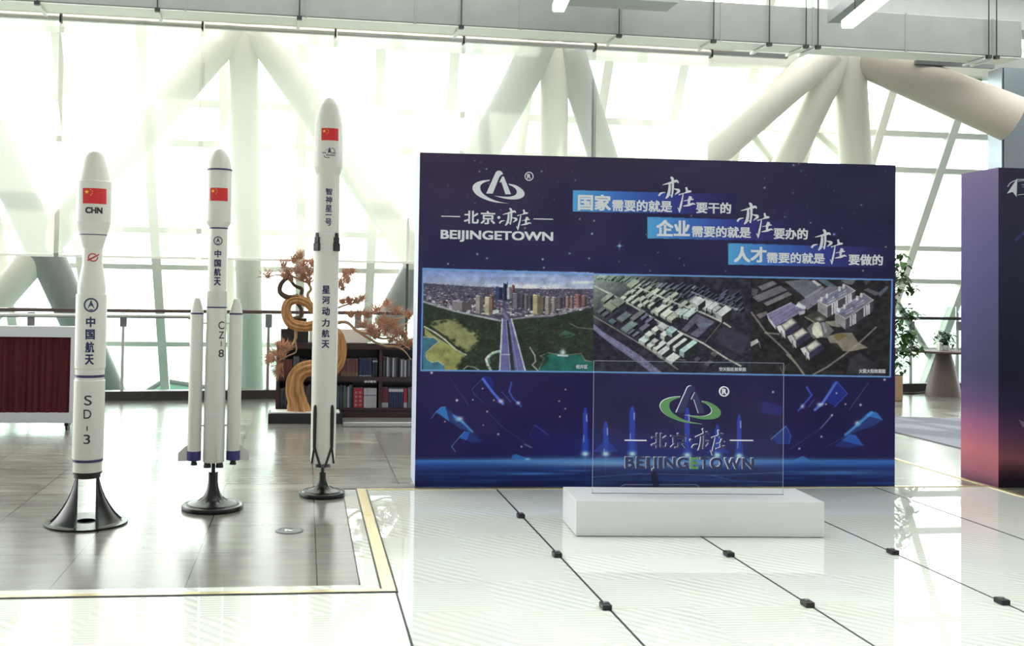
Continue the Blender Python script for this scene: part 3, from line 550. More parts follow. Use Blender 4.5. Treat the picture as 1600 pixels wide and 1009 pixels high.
    for q in ([(80, 380), (210, 560), (320, 660), (420, 760), (540, 925)], [(540, 925), (480, 840), (390, 750)], [(1170, 510), (1020, 650), (880, 760), (740, 860), (620, 925)], [(200, 560), (320, 570)]): line(q, 15, (150, 142, 136), 0.75, T, clip=clip3)
    P3([(735, 590), (860, 560), (960, 560), (1010, 640), (1100, 690), (960, 720), (880, 720), (770, 650)], (150, 138, 128), 0.85); P3([(790, 590), (850, 562), (920, 585), (840, 630)], (120, 104, 70)); P3([(700, 600), (760, 650), (830, 650), (900, 740), (740, 800), (620, 800), (690, 690)], (38, 36, 38), 0.8); P3([(560, 410), (650, 370), (740, 440), (640, 480)], (84, 84, 74), 0.7); P3([(720, 460), (810, 455), (860, 510), (780, 500)], (170, 164, 150), 0.8); line([(550, 420), (650, 480), (740, 580)], 12, (150, 150, 130), 0.8, T, clip=clip3)
    # left halls
    P3([(215, 400), (425, 295), (552, 360), (290, 505)], (132, 124, 164)); P3([(215, 400), (290, 505), (292, 530), (230, 450)], (206, 204, 214)); line([(215, 398), (428, 295)], 6, (206, 206, 220), 0.9, T, clip=clip3)
    for k in range(3): line([(250+30*k, 432+22*k), (455+30*k, 312+14*k)], 8, (104, 96, 140), 0.6, T, clip=clip3)
    P3([(465, 325), (490, 290), (552, 330), (552, 352), (520, 350)], (206, 204, 214)); P3([(490, 375), (550, 365), (545, 390), (500, 405)], (190, 186, 196))
    for dx, dy in ((0, 0), (96, 86), (212, 192)):
        o = lambda L: [(x+dx, y+dy) for x, y in L]
        P3(o([(335, 490), (432, 424), (480, 470), (372, 548)]), (120, 112, 120)); P3(o([(350, 490), (430, 436), (464, 470), (376, 530)]), (196, 190, 188)); P3(o([(365, 490), (428, 450), (448, 468), (382, 516)]), (222, 214, 206))
        P3(o([(372, 548), (480, 470), (500, 490), (510, 510), (380, 600)]), (58, 52, 78)); P3(o([(296, 505), (335, 490), (372, 548), (376, 610), (350, 580), (318, 545)]), (206, 200, 206)); line(o([(340, 545), (350, 600)]), 12, (120, 112, 126), 0.9, T, clip=clip3)
    # dome pavilion
    P3([(560, 520), (620, 470), (740, 470), (800, 540), (740, 600), (620, 610)], (110, 108, 112)); P3([(610, 520), (630, 475), (665, 462), (690, 500), (705, 590), (650, 605), (615, 570)], (214, 206, 196)); P3([(690, 470), (715, 465), (745, 555), (720, 560)], (150, 146, 160)); glow(672, 440, 30, 16, (196, 192, 190), 0.8, T)
    # slab towers
    def slab(a, b, c_, d, h):
        P3([a, b, c_, d], (128, 122, 146)); P3([d, c_, (c_[0], c_[1]+h), (d[0], d[1]+h)], (78, 72, 84)); P3([a, d, (d[0], d[1]+h), (a[0], a[1]+h*0.85)], (160, 152, 158)); line([a, b, c_, d, a], 6, (204, 202, 214), 0.9, T, clip=clip3)
        for k in range(7): yy = k*h/8+14; line([(a[0]+6, a[1]+yy*0.95), (d[0]-4, d[1]+yy)], 4, (118, 112, 124), 0.7, T, clip=clip3)
        for f_ in (0.12, 0.62):
            p = np.array(d)*(1-f_)+np.array(c_)*f_
            for q in (0, 22, 40): line([p+(q+14, -q*0.5), p+(q+14, -q*0.5+h*0.8)], 15, (206, 202, 214), 0.95, T, clip=clip3)
        for f_ in (0.1, 0.3, 0.75, 0.9):
            p = np.array(a)*(1-f_)+np.array(b)*f_; line([p+(6, -12), p+(6, 10)], 22, (212, 210, 216), 0.95, T, clip=clip3)
        for f_ in (0.3, 0.7):
            p = (np.array(a)*0.5+np.array(d)*0.5)*(1-f_)+(np.array(b)*0.5+np.array(c_)*0.5)*f_; line([p-(30, -18), p+(30, -18)], 8, (206, 202, 210), 0.9, T, clip=clip3); line([p-(30, -36), p+(36, 4)], 7, (186, 182, 196), 0.9, T, clip=clip3); line([p-(60, -34), p-(0, 6)], 26, (96, 96, 140), 0.5, T, clip=clip3)
    slab((660, 280), (905, 140), (988, 190), (745, 325), 105); slab((812, 380), (1060, 215), (1146, 272), (905, 438), 95)
    P3([(75, 640), (130, 612), (145, 640), (75, 680)], (196, 190, 190)); line([(145, 640), (158, 690)], 6, (150, 140, 150), 0.8, T, clip=clip3)
    for x, y in ((330, 860), (355, 870), (380, 850)): line([(355, 920), (x, y)], 6, (150, 130, 130), 0.6, T, clip=clip3)
    P3([(920, 870), (960, 780), (1030, 730), (1100, 790), (1180, 830), (1150, 925), (900, 925)], (66, 64, 78), 0.6)
    pr_ = np.clip(clip1+clip2+clip3, 0, 1)[..., None]; A = A*(1+pr_*(0.16*(vnoise(1.6, 1.6, 31)-0.5)+0.22*(vnoise(9, 7, 32)-0.5))[..., None])
    # frame line round the three prints
    line([(661, 419.5), (926, 428), (1394, 437), (1391, 588.5), (926, 581), (658, 578.5), (661, 419.5)], 2.2, (112, 160, 226), 1.0)
paint()
AL = lin(A)*PRINT_GAIN
def art_at(x, y):
    i = np.clip((x-AX0)*SS, 0, AW-1.01); j = np.clip((y-AY0)*SS, 0, AH-1.01); i0 = i.astype(int); j0 = j.astype(int); fi = (i-i0)[..., None]; fj = (j-j0)[..., None]
    return (AL[j0, i0]*(1-fi)+AL[j0, i0+1]*fi)*(1-fj)+(AL[j0+1, i0]*(1-fi)+AL[j0+1, i0+1]*fi)*fj
def proj_many(P):
    v = P-CC; z = v@f0; return PPX+FOC*(v@CR)/z, PPY-FOC*(v@CU)/z
def art_sheet(name, x0, x1, z0, z1, y, n, m, toworld, parent, colour):
    gx, gz = np.meshgrid(np.linspace(x0, x1, n), np.linspace(z0, z1, m)); V = np.stack([gx, np.full_like(gx, y), gz], -1).reshape(-1, 3)
    idx = np.arange(n*m).reshape(m, n); Fq = np.stack([idx[:-1, :-1], idx[:-1, 1:], idx[1:, 1:], idx[1:, :-1]], -1).reshape(-1, 4)
    me = bpy.data.meshes.new(name); me.vertices.add(len(V)); me.vertices.foreach_set('co', V.ravel()); nf = len(Fq)
    me.loops.add(nf*4); me.loops.foreach_set('vertex_index', Fq.ravel()); me.polygons.add(nf); me.polygons.foreach_set('loop_start', np.arange(nf)*4); me.polygons.foreach_set('loop_total', np.full(nf, 4)); me.update(calc_edges=True)
    c = colour(V, toworld); at = me.attributes.new('art', 'FLOAT_COLOR', 'POINT'); at.data.foreach_set('color', np.c_[np.clip(c, 0, 1), np.ones(len(c))].ravel())
    me.materials.append(M['art']); o = bpy.data.objects.new(name, me); COL.objects.link(o); o.parent = parent; return o
def board_art(V, tw):
    x, y = proj_many(tw(V)); return art_at(x, y)

# ================================================================== THE SETTING
AU = radians(2.6); UX = np.array([cos(AU), sin(AU), 0]); UN = np.array([-sin(AU), cos(AU), 0])
def hall(s, d, z): return np.array([0, d, 0])+UX*s+np.array([0, 0, z])+UN*0.0      # s along the facade, d depth at s=0
AR = radians(8.4); RX = np.array([cos(AR), sin(AR), 0]); RN = np.array([-sin(AR), cos(AR), 0]); RK = np.array([-2.373, 14.177, 0])
def rail(s, d, z): return RK+RX*s+RN*d+np.array([0, 0, z])
GX0, GX1, GY, IY = 0.322, 5.78, 8.03, 5.478
yk = lambda x: RK[1]+(x-RK[0])*math.tan(AR)
mb = MB()
def flat(pts): mb.add([(x, y, 0) for x, y in pts], [tuple(range(len(pts)))])
flat([(-9, IY), (GX0, IY), (GX0, GY), (-9, GY)]); flat([(-9, GY), (GX0, GY), (GX1, GY), (15, GY), (15, yk(15)), (-9, yk(-9))]); flat([(GX1, -7), (15, -7), (15, GY), (GX1, GY)])
tag(mb.build('floor', 'tile'), kind='structure')
mb = MB(); flat([(-9, -7), (GX1, -7), (GX1, IY), (GX0, IY), (-9, IY)]); flat([(GX0, IY), (GX1, IY), (GX1, GY), (GX0, GY)])
tag(mb.build('floor', 'glassfloor'), kind='structure')
mb = MB()      # dark seams between the glass panes
for x in (1.553, 2.612, 3.671, 4.757): mb.box((x-0.006, -7, 0), (x+0.006, GY, 0.0015))
mb.box((0.50, -7, 0), (0.512, 5.36, 0.0015))
tag(mb.build('trim_1', 'ink'), kind='structure')
mb = MB()      # brass edge profile round the stone island and under the boards
mb.box((-9, 5.345, 0), (0.505, 5.385, 0.006)); mb.box((0.435, 5.385, 0), (0.505, GY+0.02, 0.006)); mb.box((0.505, GY-0.015, 0), (GX1+0.03, GY+0.02, 0.006)); mb.box((GX1-0.02, -7, 0), (GX1+0.02, GY-0.015, 0.006)); mb.box((GX1-0.02, GY+0.02, 0), (GX1+0.02, 11, 0.006))
mb.box((-9, 5.333, 0), (0.517, 5.345, 0.005), 1); mb.box((0.505, 5.345, 0), (0.517, GY-0.015, 0.005), 1); mb.box((0.425, 5.385, 0), (0.435, GY, 0.005), 1)
mb.box((GX0-0.004, IY, 0), (GX0+0.004, GY, 0.0012), 1)
tag(mb.build('trim_2', ['brass', 'ink']), kind='structure')
mb = MB(); mb.box((GX0-0.02, 8.06, 0), (0.95, 8.24, 0.003)); tag(mb.build('board_reflection_strip', 'kerb'), kind='structure')  # dark sheet stands in for the board's shade and reflection on the floor
# kerb below the railing
mb = MB(); mb.box((-8, 0, -0.35), (19, 0.25, 0.125), 0, lambda p: rail(*p)); tag(mb.build('trim_3', 'kerb'), kind='structure')
# ceiling
mb = MB()      # roof slab with two open skylight wells, one above the glass floor and one added along the glazing to brighten the struts
for a, b in (((-9, -6, 6.0), (15, 1.5, 6.2)), ((-9, 1.5, 6.0), (-0.5, 8.6, 6.2)), ((7.0, 1.5, 6.0), (15, 8.6, 6.2)), ((-9, 8.6, 6.0), (15, 9.6, 6.2)), ((-9, 9.6, 6.0), (-7.5, 13.3, 6.2)), ((12.5, 9.6, 6.0), (15, 13.3, 6.2))): mb.box(a, b)
tag(mb.build('ceiling', 'ceil'), kind='structure')
def frosted_mat():
    m = bpy.data.materials.new('frosted_glass'); m.use_nodes = True; n, l = m.node_tree.nodes, m.node_tree.links; n.clear()
    d = n.new('ShaderNodeBsdfTranslucent'); d.inputs[0].default_value = (0.92, 0.94, 0.93, 1); o = n.new('ShaderNodeOutputMaterial'); l.new(d.outputs[0], o.inputs[0]); return m
mb = MB(); mb.add([(-7.5, 9.6, 6.1), (12.5, 9.6, 6.1), (12.5, 13.3, 6.1), (-7.5, 13.3, 6.1)], [(3, 2, 1, 0)]); tag(mb.build('added_skylight', frosted_mat()), kind='structure')  # unseen frosted pane, added to diffuse the sun and light the struts
mb = MB(); mb.box((-0.5, 1.5, 6.09), (7.0, 8.6, 6.11)); tag(mb.build('window_3', 'pane'), kind='structure')
# leaning glazed facade
LN = -ray(440, 3300); LN = LN/LN[2]; FP0 = np.array([0, 17.4, 0.0])
def fac(s, t, off=0.0): return FP0+UX*s+LN*t-UN*off
fr_mb = MB(); MS = [-10.3, -9.15, -8.0, -6.86, -5.71, -4.57, -3.43, -2.30, -1.19, -0.08, 1.04, 2.12, 3.27, 4.45, 5.63, 6.76, 7.95, 9.13, 10.4, 11.6, 12.8, 14.0, 15.2]
for s in MS: fr_mb.box((s-0.07, -3.5, 0), (s+0.07, 6.1, 0.16), 0, lambda p: fac(p[0], p[1], p[2]))
for t in (-2.3, -0.6, 0.62, 1.86, 2.42, 3.67, 4.21, 5.45): fr_mb.box((-10.4, t-0.04, 0.02), (15.3, t+0.04, 0.12), 0, lambda p: fac(p[0], p[1], p[2]))
win = tag(fr_mb.build('window_1', 'mullion'), kind='structure')
mb = MB(); mb.box((-10.4, -3.5, 0.05), (15.3, 6.1, 0.07), 0, lambda p: fac(p[0], p[1], p[2])); mb.build('pane', 'pane', win)
# light shelf band behind the top of the glazing
mb = MB(); mb.box((-10.4, 5.0, 0.17), (15.3, 5.28, 0.5), 0, lambda p: fac(p[0], p[1], p[2])); tag(mb.build('trim_4', 'mullion'), kind='structure')

# big tubular struts, in the plane of the glazing
def strut_pt(x, y):
    n = np.cross(UX, LN); p = on_plane(x, y, FP0-UN*0.65, n); return p
def strut(px0, px1, rad, m, label, t0=-1.5, t1=None):
    a, b = strut_pt(*px0), strut_pt(*px1); d = (b-a)/(b[2]-a[2]); top = a+d*((5.2 if t1 is None else t1)-a[2]); bot = a+d*(t0-a[2])
    mb = MB(); mb.tube([bot, top], rad, 28); return tag(mb.build('facade_strut', m), label, 'strut', 'tubular struts before the glazing', 'structure')
strut((30, 305), (110, 480), 0.25, 'strut_backlit', 'strut with painted backlit shade slanting down to the railing behind the white framed board')
strut((352, 60), (200, 235), 0.22, 'strut_white', 'pale strut slanting down left behind the blinds from the first node', 1.0)
strut((380, 60), (384, 240), 0.20, 'strut_white', 'upright pale strut behind the blinds above the winged rocket', -1)
strut((412, 60), (512, 205), 0.22, 'strut_white', 'pale strut slanting down right behind the tallest rocket nose', 1.0)
strut((838, 80), (757, 230), 0.25, 'strut_backlit', 'dark strut slanting from the middle node down behind the left of the display board', 1.0)
strut((866, 80), (866, 240), 0.20, 'strut_white', 'upright strut of the middle node above the display board', -1)
strut((890, 80), (940, 240), 0.22, 'strut_backlit', 'strut slanting down right from the middle node behind the display board', 1.0)
strut((1290, 85), (1120, 235), 0.24, 'strut_white', 'cream strut slanting far left from the node beneath the duct', 3.0)
strut((1310, 85), (1232, 250), 0.22, 'strut_white', 'cream strut leaning left beside the upright one above the display board', 1.0)
strut((1325, 85), (1337, 250), 0.24, 'strut_white', 'upright cream strut reaching down behind the right of the display board', -1)
mb = MB(); pa = on_plane(1345, 88, (0, 13.75, 0), UN); pb = on_plane(1582, 186, (0, 13.1, 0), UN); mb.tube([pa+(pa-pb)*0.06, pb], [0.27, 0.335], 36)
tag(mb.build('facade_strut', mat('strut_beige', (186, 176, 164), 0.55, noise=0.03, nscale=1.5)), 'thick beige strut running under the duct to the metal clad column', 'strut', 'tubular struts before the glazing', 'structure')
# thin wind braces outside the glazing
mb = MB()
for a, b in (((1168, 200), (1205, 250)), ((1268, 200), (1312, 240)), ((1480, 600), (1400, 470))):
    mb.tube([on_plane(*a, FP0, np.cross(UX, LN)), on_plane(*b, FP0, np.cross(UX, LN))], 0.06, 8)
tag(mb.build('trim_5', 'mullion'), kind='structure')
# metal clad column at the right
mb = MB(); mb.box((10.16, 13.3, 0), (12, 13.6, 4.98), 0, lambda p: hall(*p)); mb.box((10.145, 13.32, 0), (10.16, 13.6, 4.98), 1, lambda p: hall(*p)); mb.box((10.13, 13.31, 0), (10.145, 13.61, 4.98), 0, lambda p: hall(*p))
tag(mb.build('wall_right', ['column', 'ink']), kind='structure')
mb = MB(); p_ = on_plane(1522, 118, (0, 14.3, 0), UN); mb.lathe([(0.11, p_[2]-0.35), (0.11, p_[2]+0.13)], (p_[0], p_[1]), 20); tag(mb.build('trim_6', 'grey_metal'), kind='structure')

# ================================================================== OVERHEAD
dt = empty('ventilation_duct', hall(2, 12.4, 4.89), AU, 'long grey ventilation duct running overhead in front of the glazing', 'duct')
def loc_hall(s, d, z): return (s-2, d-12.4, z-4.89)
mb = MB(); mb.box((-9-2, 0, 0.012), (9.75-2, 0.42, 0.52)); mb.build('duct_casing', 'duct', dt, 0.012)
mb = MB(); mb.box((-9-2, 0.012, 0), (9.74-2, 0.41, 0.012)); mb.build('duct_underside', 'duct_white', dt)
for s in (-3.6, -1.5, -0.05, 1.3, 2.65, 4.0, 5.35, 6.65, 8.0, 9.3):
    mb = MB(); mb.box((s-2-0.012, -0.006, 0.0), (s-2+0.012, 0.0, 0.525)); mb.build('duct_flange', 'duct', dt)
hl = ['at the far left of the duct', 'over the winged rocket', 'over the tallest rocket', 'over the left end of the display board', 'beside the shorter ceiling lamp', 'at the end of the blinds',
      'just right of the blinds', 'left of the paired rods by the long lamp', 'right of the paired rods by the long lamp', 'first of the pair at the duct end', 'last at the duct end']
for i, s in enumerate((-3.2, -1.823, -0.134, 1.882, 3.947, 5.232, 6.01, 6.53, 6.70, 9.212, 9.33)):
    t = empty('hanger_rod', hall(s, 12.36, 4.85), AU, 'thin dark duct hanger rod '+hl[i], 'hanger', 'duct hanger rods')
    mb = MB(); mb.tube([(0, 0, 0.03), (0, 0, 1.15)], 0.009, 8); mb.build('rod', 'black_matt', t)
    mb = MB(); mb.box((-0.03, -0.025, 0), (0.03, 0.03, 0.045)); mb.build('bracket', 'black_matt', t)
    mb = MB(); mb.box((-0.02, 0.03, 0.0), (0.02, 0.5, 0.028)); mb.build('cross_bar', 'duct_white', t)
# pelmet rail and roller blinds
mb = MB(); mb.box((-9, 13.16, 4.985), (5.9, 13.22, 5.09), 0, lambda p: hall(*p)); mb.box((5.6, 13.3, 4.94), (6.75, 13.36, 5.0), 1, lambda p: hall(*p)); mb.box((8.7, 13.22, 4.94), (9.95, 13.28, 5.0), 1, lambda p: hall(*p)); tag(mb.build('trim_7', ['pelmet', 'grey_metal']), kind='structure')
bl_lab = ['behind the bell-shaped rocket stand', 'above the leftmost rocket', 'above the winged rocket', 'above the tallest rocket', 'over the left of the display board', 'over the middle of the display board']
edges = [-5.4, -3.14, -1.38, 0.34, 2.065, 3.905, 5.603]
bl_lab[0] = 'at the far left over the white framed board'
for i in range(6):
    s0, s1 = edges[i], edges[i+1]; t = empty('roller_blind', hall((s0+s1)/2, 13.3, 1.95), AU, 'translucent white roller blind hanging '+bl_lab[i], 'roller blind', 'roller blinds before the glazing'); w = (s1-s0)/2
    mb = MB(); mb.tube([(-w+0.02, 0, 3.0), (w-0.02, 0, 3.0)], 0.042, 16); mb.build('roller_tube', 'steel', t)
    mb = MB(); mb.box((-w+0.03, 0.03, 0.0), (w-0.03, 0.0305, 3.0)); mb.build('screen_cloth', 'blind', t)
    mb = MB(); mb.box((-w+0.03, 0.02, -0.03), (w-0.03, 0.04, 0.0)); mb.build('bottom_bar', 'mullion', t)
    mb = MB(); mb.box((w-0.02, -0.04, 2.94), (w+0.005, 0.05, 3.06)); mb.build('end_bracket', 'black_matt', t)
    mb = MB(); mb.tube([(w-0.008, -0.03, 2.95), (w-0.010, -0.03, 1.2)], 0.003, 6); mb.build('pull_chain', 'mullion', t)
# linear lamps
for (xa, ya, xb, yb, wd, z, lab) in ((872.5, 19, 940, -130, 0.115, 4.62, 'short slim linear lamp hung above the middle of the display board'), (1324, 44.5, 1500, -95, 0.115, 4.55, 'long slim linear lamp slanting overhead near the right end of the duct')):
    pa, pb = floor_at(xa, ya, z), floor_at(xb, yb, z); L_ = np.linalg.norm(pb-pa); an = math.atan2(pb[1]-pa[1], pb[0]-pa[0])
    t = empty('linear_lamp', pa, an, lab, 'lamp', 'linear lamps')
    mb = MB(); mb.box((0, -wd/2-0.012, 0.01), (L_, wd/2+0.012, 0.09)); mb.build('lamp_body', 'duct_white', t, 0.006)
    mb = MB(); mb.box((0.005, -wd/2, 0), (L_, wd/2, 0.01)); mb.build('diffuser', 'lamp', t)
    for k in (0.25, L_-0.3): mb = MB(); mb.tube([(k, 0, 0.09), (k, 0, 5.96-z)], 0.006, 6); mb.build('suspension_wire', 'black_matt', t)
# trunking beside the long lamp, overhead beams
pa, pb = floor_at(1302, 36, 4.9), floor_at(1400, -40, 4.9); an = math.atan2(pb[1]-pa[1], pb[0]-pa[0])
mb = MB(); c_, s_ = cos(an), sin(an); mb.box((0, -0.07, 0), (np.linalg.norm(pb-pa), 0.09, 0.12), 0, lambda p: (pa[0]+p[0]*c_-p[1]*s_, pa[1]+p[0]*s_+p[1]*c_, pa[2]+p[2]))
tag(mb.build('cable_trunking', 'grey_metal'), 'grey metal trunking beside the long linear lamp', 'trunking')
mb = MB(); mb.box((7.3, 13.2, 5.52), (11, 13.7, 6.0), 0, lambda p: hall(*p)); mb.box((2.9, 11.2, 5.0), (4.3, 11.6, 6.0), 0, lambda p: hall(*p)); tag(mb.build('ceiling_beam', 'beam'), kind='structure')

# ================================================================== RAILINGS
def railing(s0, s1, lab, posts, tubebar, wood):
    o = rail(s0, 0.06, 0.125); t = empty('glass_railing', o, AR, lab, 'railing'); L_ = s1-s0
    mb = MB(); mb.box((0, -0.035, 1.075), (L_, 0.035, 1.125)); mb.build('handrail', wood, t, 0.01)
    if tubebar:
        mb = MB(); mb.tube([(0, -0.10, 1.03), (tubebar-s0, -0.10, 1.03)], 0.03, 14); mb.build('tube_rail', 'steel', t)
        mb = MB(); mb.lathe([(0.03, 0), (0.042, 0.01), (0.042, 0.03), (0.025, 0.05)], n=16); q = mb; q.v = [(tubebar-s0-0.03+v[2], -0.10+v[0], 1.03+v[1]) for v in q.v]
        nb = len(q.v); q.lathe([(0.002, -0.055), (0.03, -0.045), (0.052, -0.02), (0.055, 0), (0.052, 0.02), (0.03, 0.045), (0.002, 0.055)], n=16); q.v[nb:] = [(tubebar-s0+0.07+v[2], -0.10+v[0], 1.03+v[1]) for v in q.v[nb:]]; q.build('rail_finial', 'steel', t)
    for p in posts:
        mb = MB(); mb.box((p-s0-0.02, -0.012, 0), (p-s0+0.02, 0.012, 1.2 if not tubebar else 1.06)); mb.box((p-s0-0.045, -0.03, 0.88), (p-s0+0.045, 0.03, 1.07), 1) if tubebar else mb.box((p-s0-0.03, -0.06, 0.9), (p-s0+0.03, -0.01, 1.05), 1); mb.build('post', ['steel', 'grey_metal'], t)
    ps = [s0]+posts+[s1]
    for a, b in zip(ps[:-1], ps[1:]):
        mb = MB(); mb.box((a-s0+0.025, 0.0, 0.01), (b-s0-0.025, 0.014, 1.06 if tubebar else 1.30)); mb.build('glass_panel', 'rail_glass', t)
    return t
def rail_s(x, y):
    p = on_plane(x, y, RK, RN); return float((p-RK)@RX)
s47, s192, s296 = rail_s(47, 530), rail_s(192, 530), rail_s(297, 494)
railing(rail_s(-60, 480), rail_s(700, 490), 'glass railing with brown handrail behind the rockets and bookcase', [s47, s192, rail_s(420, 530), rail_s(560, 530)], s296, 'rail_wood')
railing(rail_s(1385, 500), rail_s(1600, 500), 'glass railing with dark handrail behind the round cone table', [rail_s(1427, 540), rail_s(1500, 540)], None, 'black_matt')
# faint glazed canopy outside and below
mb = MB(); q = [on_plane(*a, (0, 20, 0), UN) for a in ((228, 612), (256, 594), (330, 606), (330, 640), (228, 640))]
mb.add([tuple(p) for p in q]+[tuple(p+np.array([0, 3, 0])) for p in q], [(0, 1, 2, 3, 4), (9, 8, 7, 6, 5), (0, 5, 6, 1), (1, 6, 7, 2), (2, 7, 8, 3), (3, 8, 9, 4), (4, 9, 5, 0)])
can = tag(mb.build('exterior_canopy', mat('canopy_green', (150, 206, 188), 0.2, noise=0.15, nscale=2)), 'green gabled glass canopy outside, low behind the railing', 'canopy')
mb = MB(); mb.tube([q[0], q[1], q[2]], 0.05, 8); mb.build('canopy_frame', 'grey_metal', can)

# ================================================================== ROCKET MODELS
def axis_at(y, a, b): return a[0]+(b[0]-a[0])*(y-a[1])/(b[1]-a[1])
class Rocket:
    def __init__(s, name, base_px, a, b, label):
        s.p = floor_at(*base_px); s.a, s.b = a, b; s.k = depth_of(s.p)/FOC
        s.t = empty(name, s.p, 0, label, 'rocket model'); s.a0 = math.atan2(-s.p[1], -s.p[0])
    def z(s, y): return height_at(s.p, y)
    def prof(s, L): return [(hw*s.k, s.z(y)) for y, hw in sorted(L, key=lambda q: -q[0])]
    def hull(s, L, name='hull', m='rocket_white'):
        s.P = s.prof(L); mb = MB(); st = [s.P[0]]      # crisp edges where the outline breaks
        for i in range(1, len(s.P)):
            st.append(s.P[i])
            if i < len(s.P)-1:
                (ra, za), (rb, zb), (rc, zc_) = s.P[i-1:i+2]; d = abs(math.atan2(rb-ra, zb-za)-math.atan2(rc-rb, zc_-zb))
                if d > 0.15 and zc_ < s.P[-1][1]-6*s.k: mb.lathe(st, n=56, caps=False); st = [s.P[i]]
        mb.lathe(st, n=56, caps=False); mb.add([(s.P[0][0]*cos(2*pi*i/56), s.P[0][0]*sin(2*pi*i/56), s.P[0][1]) for i in range(56)], [tuple(reversed(range(56)))]); mb.build(name, m, s.t)
        s.hz = np.array([q[1] for q in s.P]); s.hr = np.array([q[0] for q in s.P])
    def rad(s, z): return float(np.interp(z, s.hz, s.hr))
    def ring(s, y0, y1, hw, m='navy', name='stripe', parent=None):
        MB().lathe([(hw*s.k+0.0015, s.z(y1)), (hw*s.k+0.0015, s.z(y0))], n=56).build(name, m, parent or s.t)
    def wrap(s, V2, Fc, cuts=7, eps=0.0012, mb=None, mi=0):
        """V2 in photo pixels on the rocket's face"""
        bm = bmesh.new(); vs = [bm.verts.new((x, y, 0)) for x, y in V2]
        for f in Fc:
            try: bm.faces.new([vs[i] for i in f])
            except ValueError: pass
        xs = [v[0] for v in V2]; x0, x1 = min(xs), max(xs)
        for i in range(1, cuts):
            xx = x0+(x1-x0)*i/cuts; bmesh.ops.bisect_plane(bm, geom=bm.verts[:]+bm.edges[:]+bm.faces[:], plane_co=(xx, 0, 0), plane_no=(1, 0, 0))
        bm.verts.index_update(); out = []
        for v in bm.verts:
            y = v.co.y; z = s.z(y); r = s.rad(z)+eps; u = (v.co.x-axis_at(y, s.a, s.b))*s.k; a = s.a0+asin(max(-1, min(1, u/r))); out.append((r*cos(a), r*sin(a), z))
        F2 = [[v.index for v in f.verts] for f in bm.faces]; bm.free()
        mb = mb or MB(); mb.add(out, F2, mi); return mb
    def text(s, t, x0, y0, x1, y1, bold=0.03, mb=None):
        mb = mb or MB()
        for q, (V, Fc) in enumerate(glyphs(t, bold)): s.wrap([(x0+(x1-x0)*u, y1+(y0-y1)*v) for u, v in V], Fc, 6, 0.0012+0.00025*q, mb)
        return mb
    def flag(s, x0, y0, x1, y1):
        f = s.wrap([(x0, y0), (x1, y0), (x1, y1), (x0, y1)], [(0, 1, 2, 3)], 14).build('flag', 'red', s.t); w, h = x1-x0, y1-y0; mb = MB()
        for cx, cy, r in ((5/30, 5/20, 3/20), (10/30, 2/20, 1/20), (12/30, 4/20, 1/20), (12/30, 7/20, 1/20), (10/30, 9/20, 1/20)):
            V = [(x0+cx*w+(r if k % 2 == 0 else r*0.4)*h*sin(pi*k/5), y0+cy*h-(r if k % 2 == 0 else r*0.4)*h*cos(pi*k/5)) for k in range(10)]; s.wrap(V, [tuple(range(10))], 2, 0.002, mb)
        mb.build('star', 'yellow', f)
    def disc_emblem(s, cx, cy, r):
        """round mark: ring with an upward arrowhead"""
        mb = MB(); n = 28
        V = [(cx+r*cos(2*pi*i/n), cy+r*sin(2*pi*i/n)) for i in range(n)]+[(cx+r*0.78*cos(2*pi*i/n), cy+r*0.78*sin(2*pi*i/n)) for i in range(n)]
        s.wrap(V, [(i, (i+1) % n, (i+1) % n+n, i+n) for i in range(n)], 6, mb=mb)
        s.wrap([(cx, cy-0.78*r), (cx+0.52*r, cy+0.62*r), (cx+0.12*r, cy+0.12*r), (cx-0.12*r, cy+0.12*r)], [(0, 1, 2, 3)], 4, mb=mb); s.wrap([(cx, cy-0.78*r), (cx-0.12*r, cy+0.12*r), (cx-0.52*r, cy+0.62*r)], [(0, 1, 2)], 4, mb=mb)
        s.wrap([(cx-0.3*r, cy+0.6*r), (cx+0.3*r, cy+0.6*r), (cx+0.2*r, cy+0.74*r), (cx-0.2*r, cy+0.74*r)], [(0, 1, 2, 3)], 3, mb=mb)
        mb.build('emblem', mat('emblem_ink', (62, 62, 96), 0.5), s.t)
    def column(s, chars, boxes, m, bold, name='printed_character'):
        for c, (x0, y0, x1, y1) in zip(chars, boxes): s.text(c, x0, y0, x1, y1, bold).build(name, m, s.t)
# ---- the short one on four splayed fins
R1 = Rocket('rocket_model', (134.5, 816.5), (150.2, 237), (138.4, 736), 'white rocket model with waisted nose section, marked SD-3, on a four-legged stand')
R1.hull([(736, 22.0), (718, 22.0), (716, 23.0), (713.8, 23.5), (594, 23.6), (592, 22.3), (576, 22.3), (574, 23.5), (460, 23.6), (459, 21.8), (447, 21.6), (430, 18.5), (413.6, 15.5), (388, 15.3), (347.5, 26.8), (346, 26.9), (285, 27), (283, 24.8), (262, 19.8), (248, 15.6), (242, 12.8), (238.5, 9.5), (236.6, 5), (236.2, 0.1)])
R1.ring(365.8, 367.8, 21.1, 'navy'); R1.ring(584.5, 588.5, 22.4); R1.ring(715.5, 719.5, 22.9); R1.ring(735.5, 738.5, 22.3, 'black_gloss', 'end_ring')
R1.flag(131.6, 296.3, 166.8, 320)
R1.text('CHN', 135.3, 325.3, 160.9, 335.2, 0.05).build('lettering', 'ink', R1.t)
mb = MB()
def ring_part(cx, cy, rx, ry, w, a0, a1, n=18):
    A_ = np.linspace(a0, a1, n); V = [(cx+rx*cos(a), cy+ry*sin(a)) for a in A_]+[(cx+(rx-w)*cos(a), cy+(ry-w)*sin(a)) for a in A_]; return V, [(i, i+1, i+1+n, i+n) for i in range(n-1)]
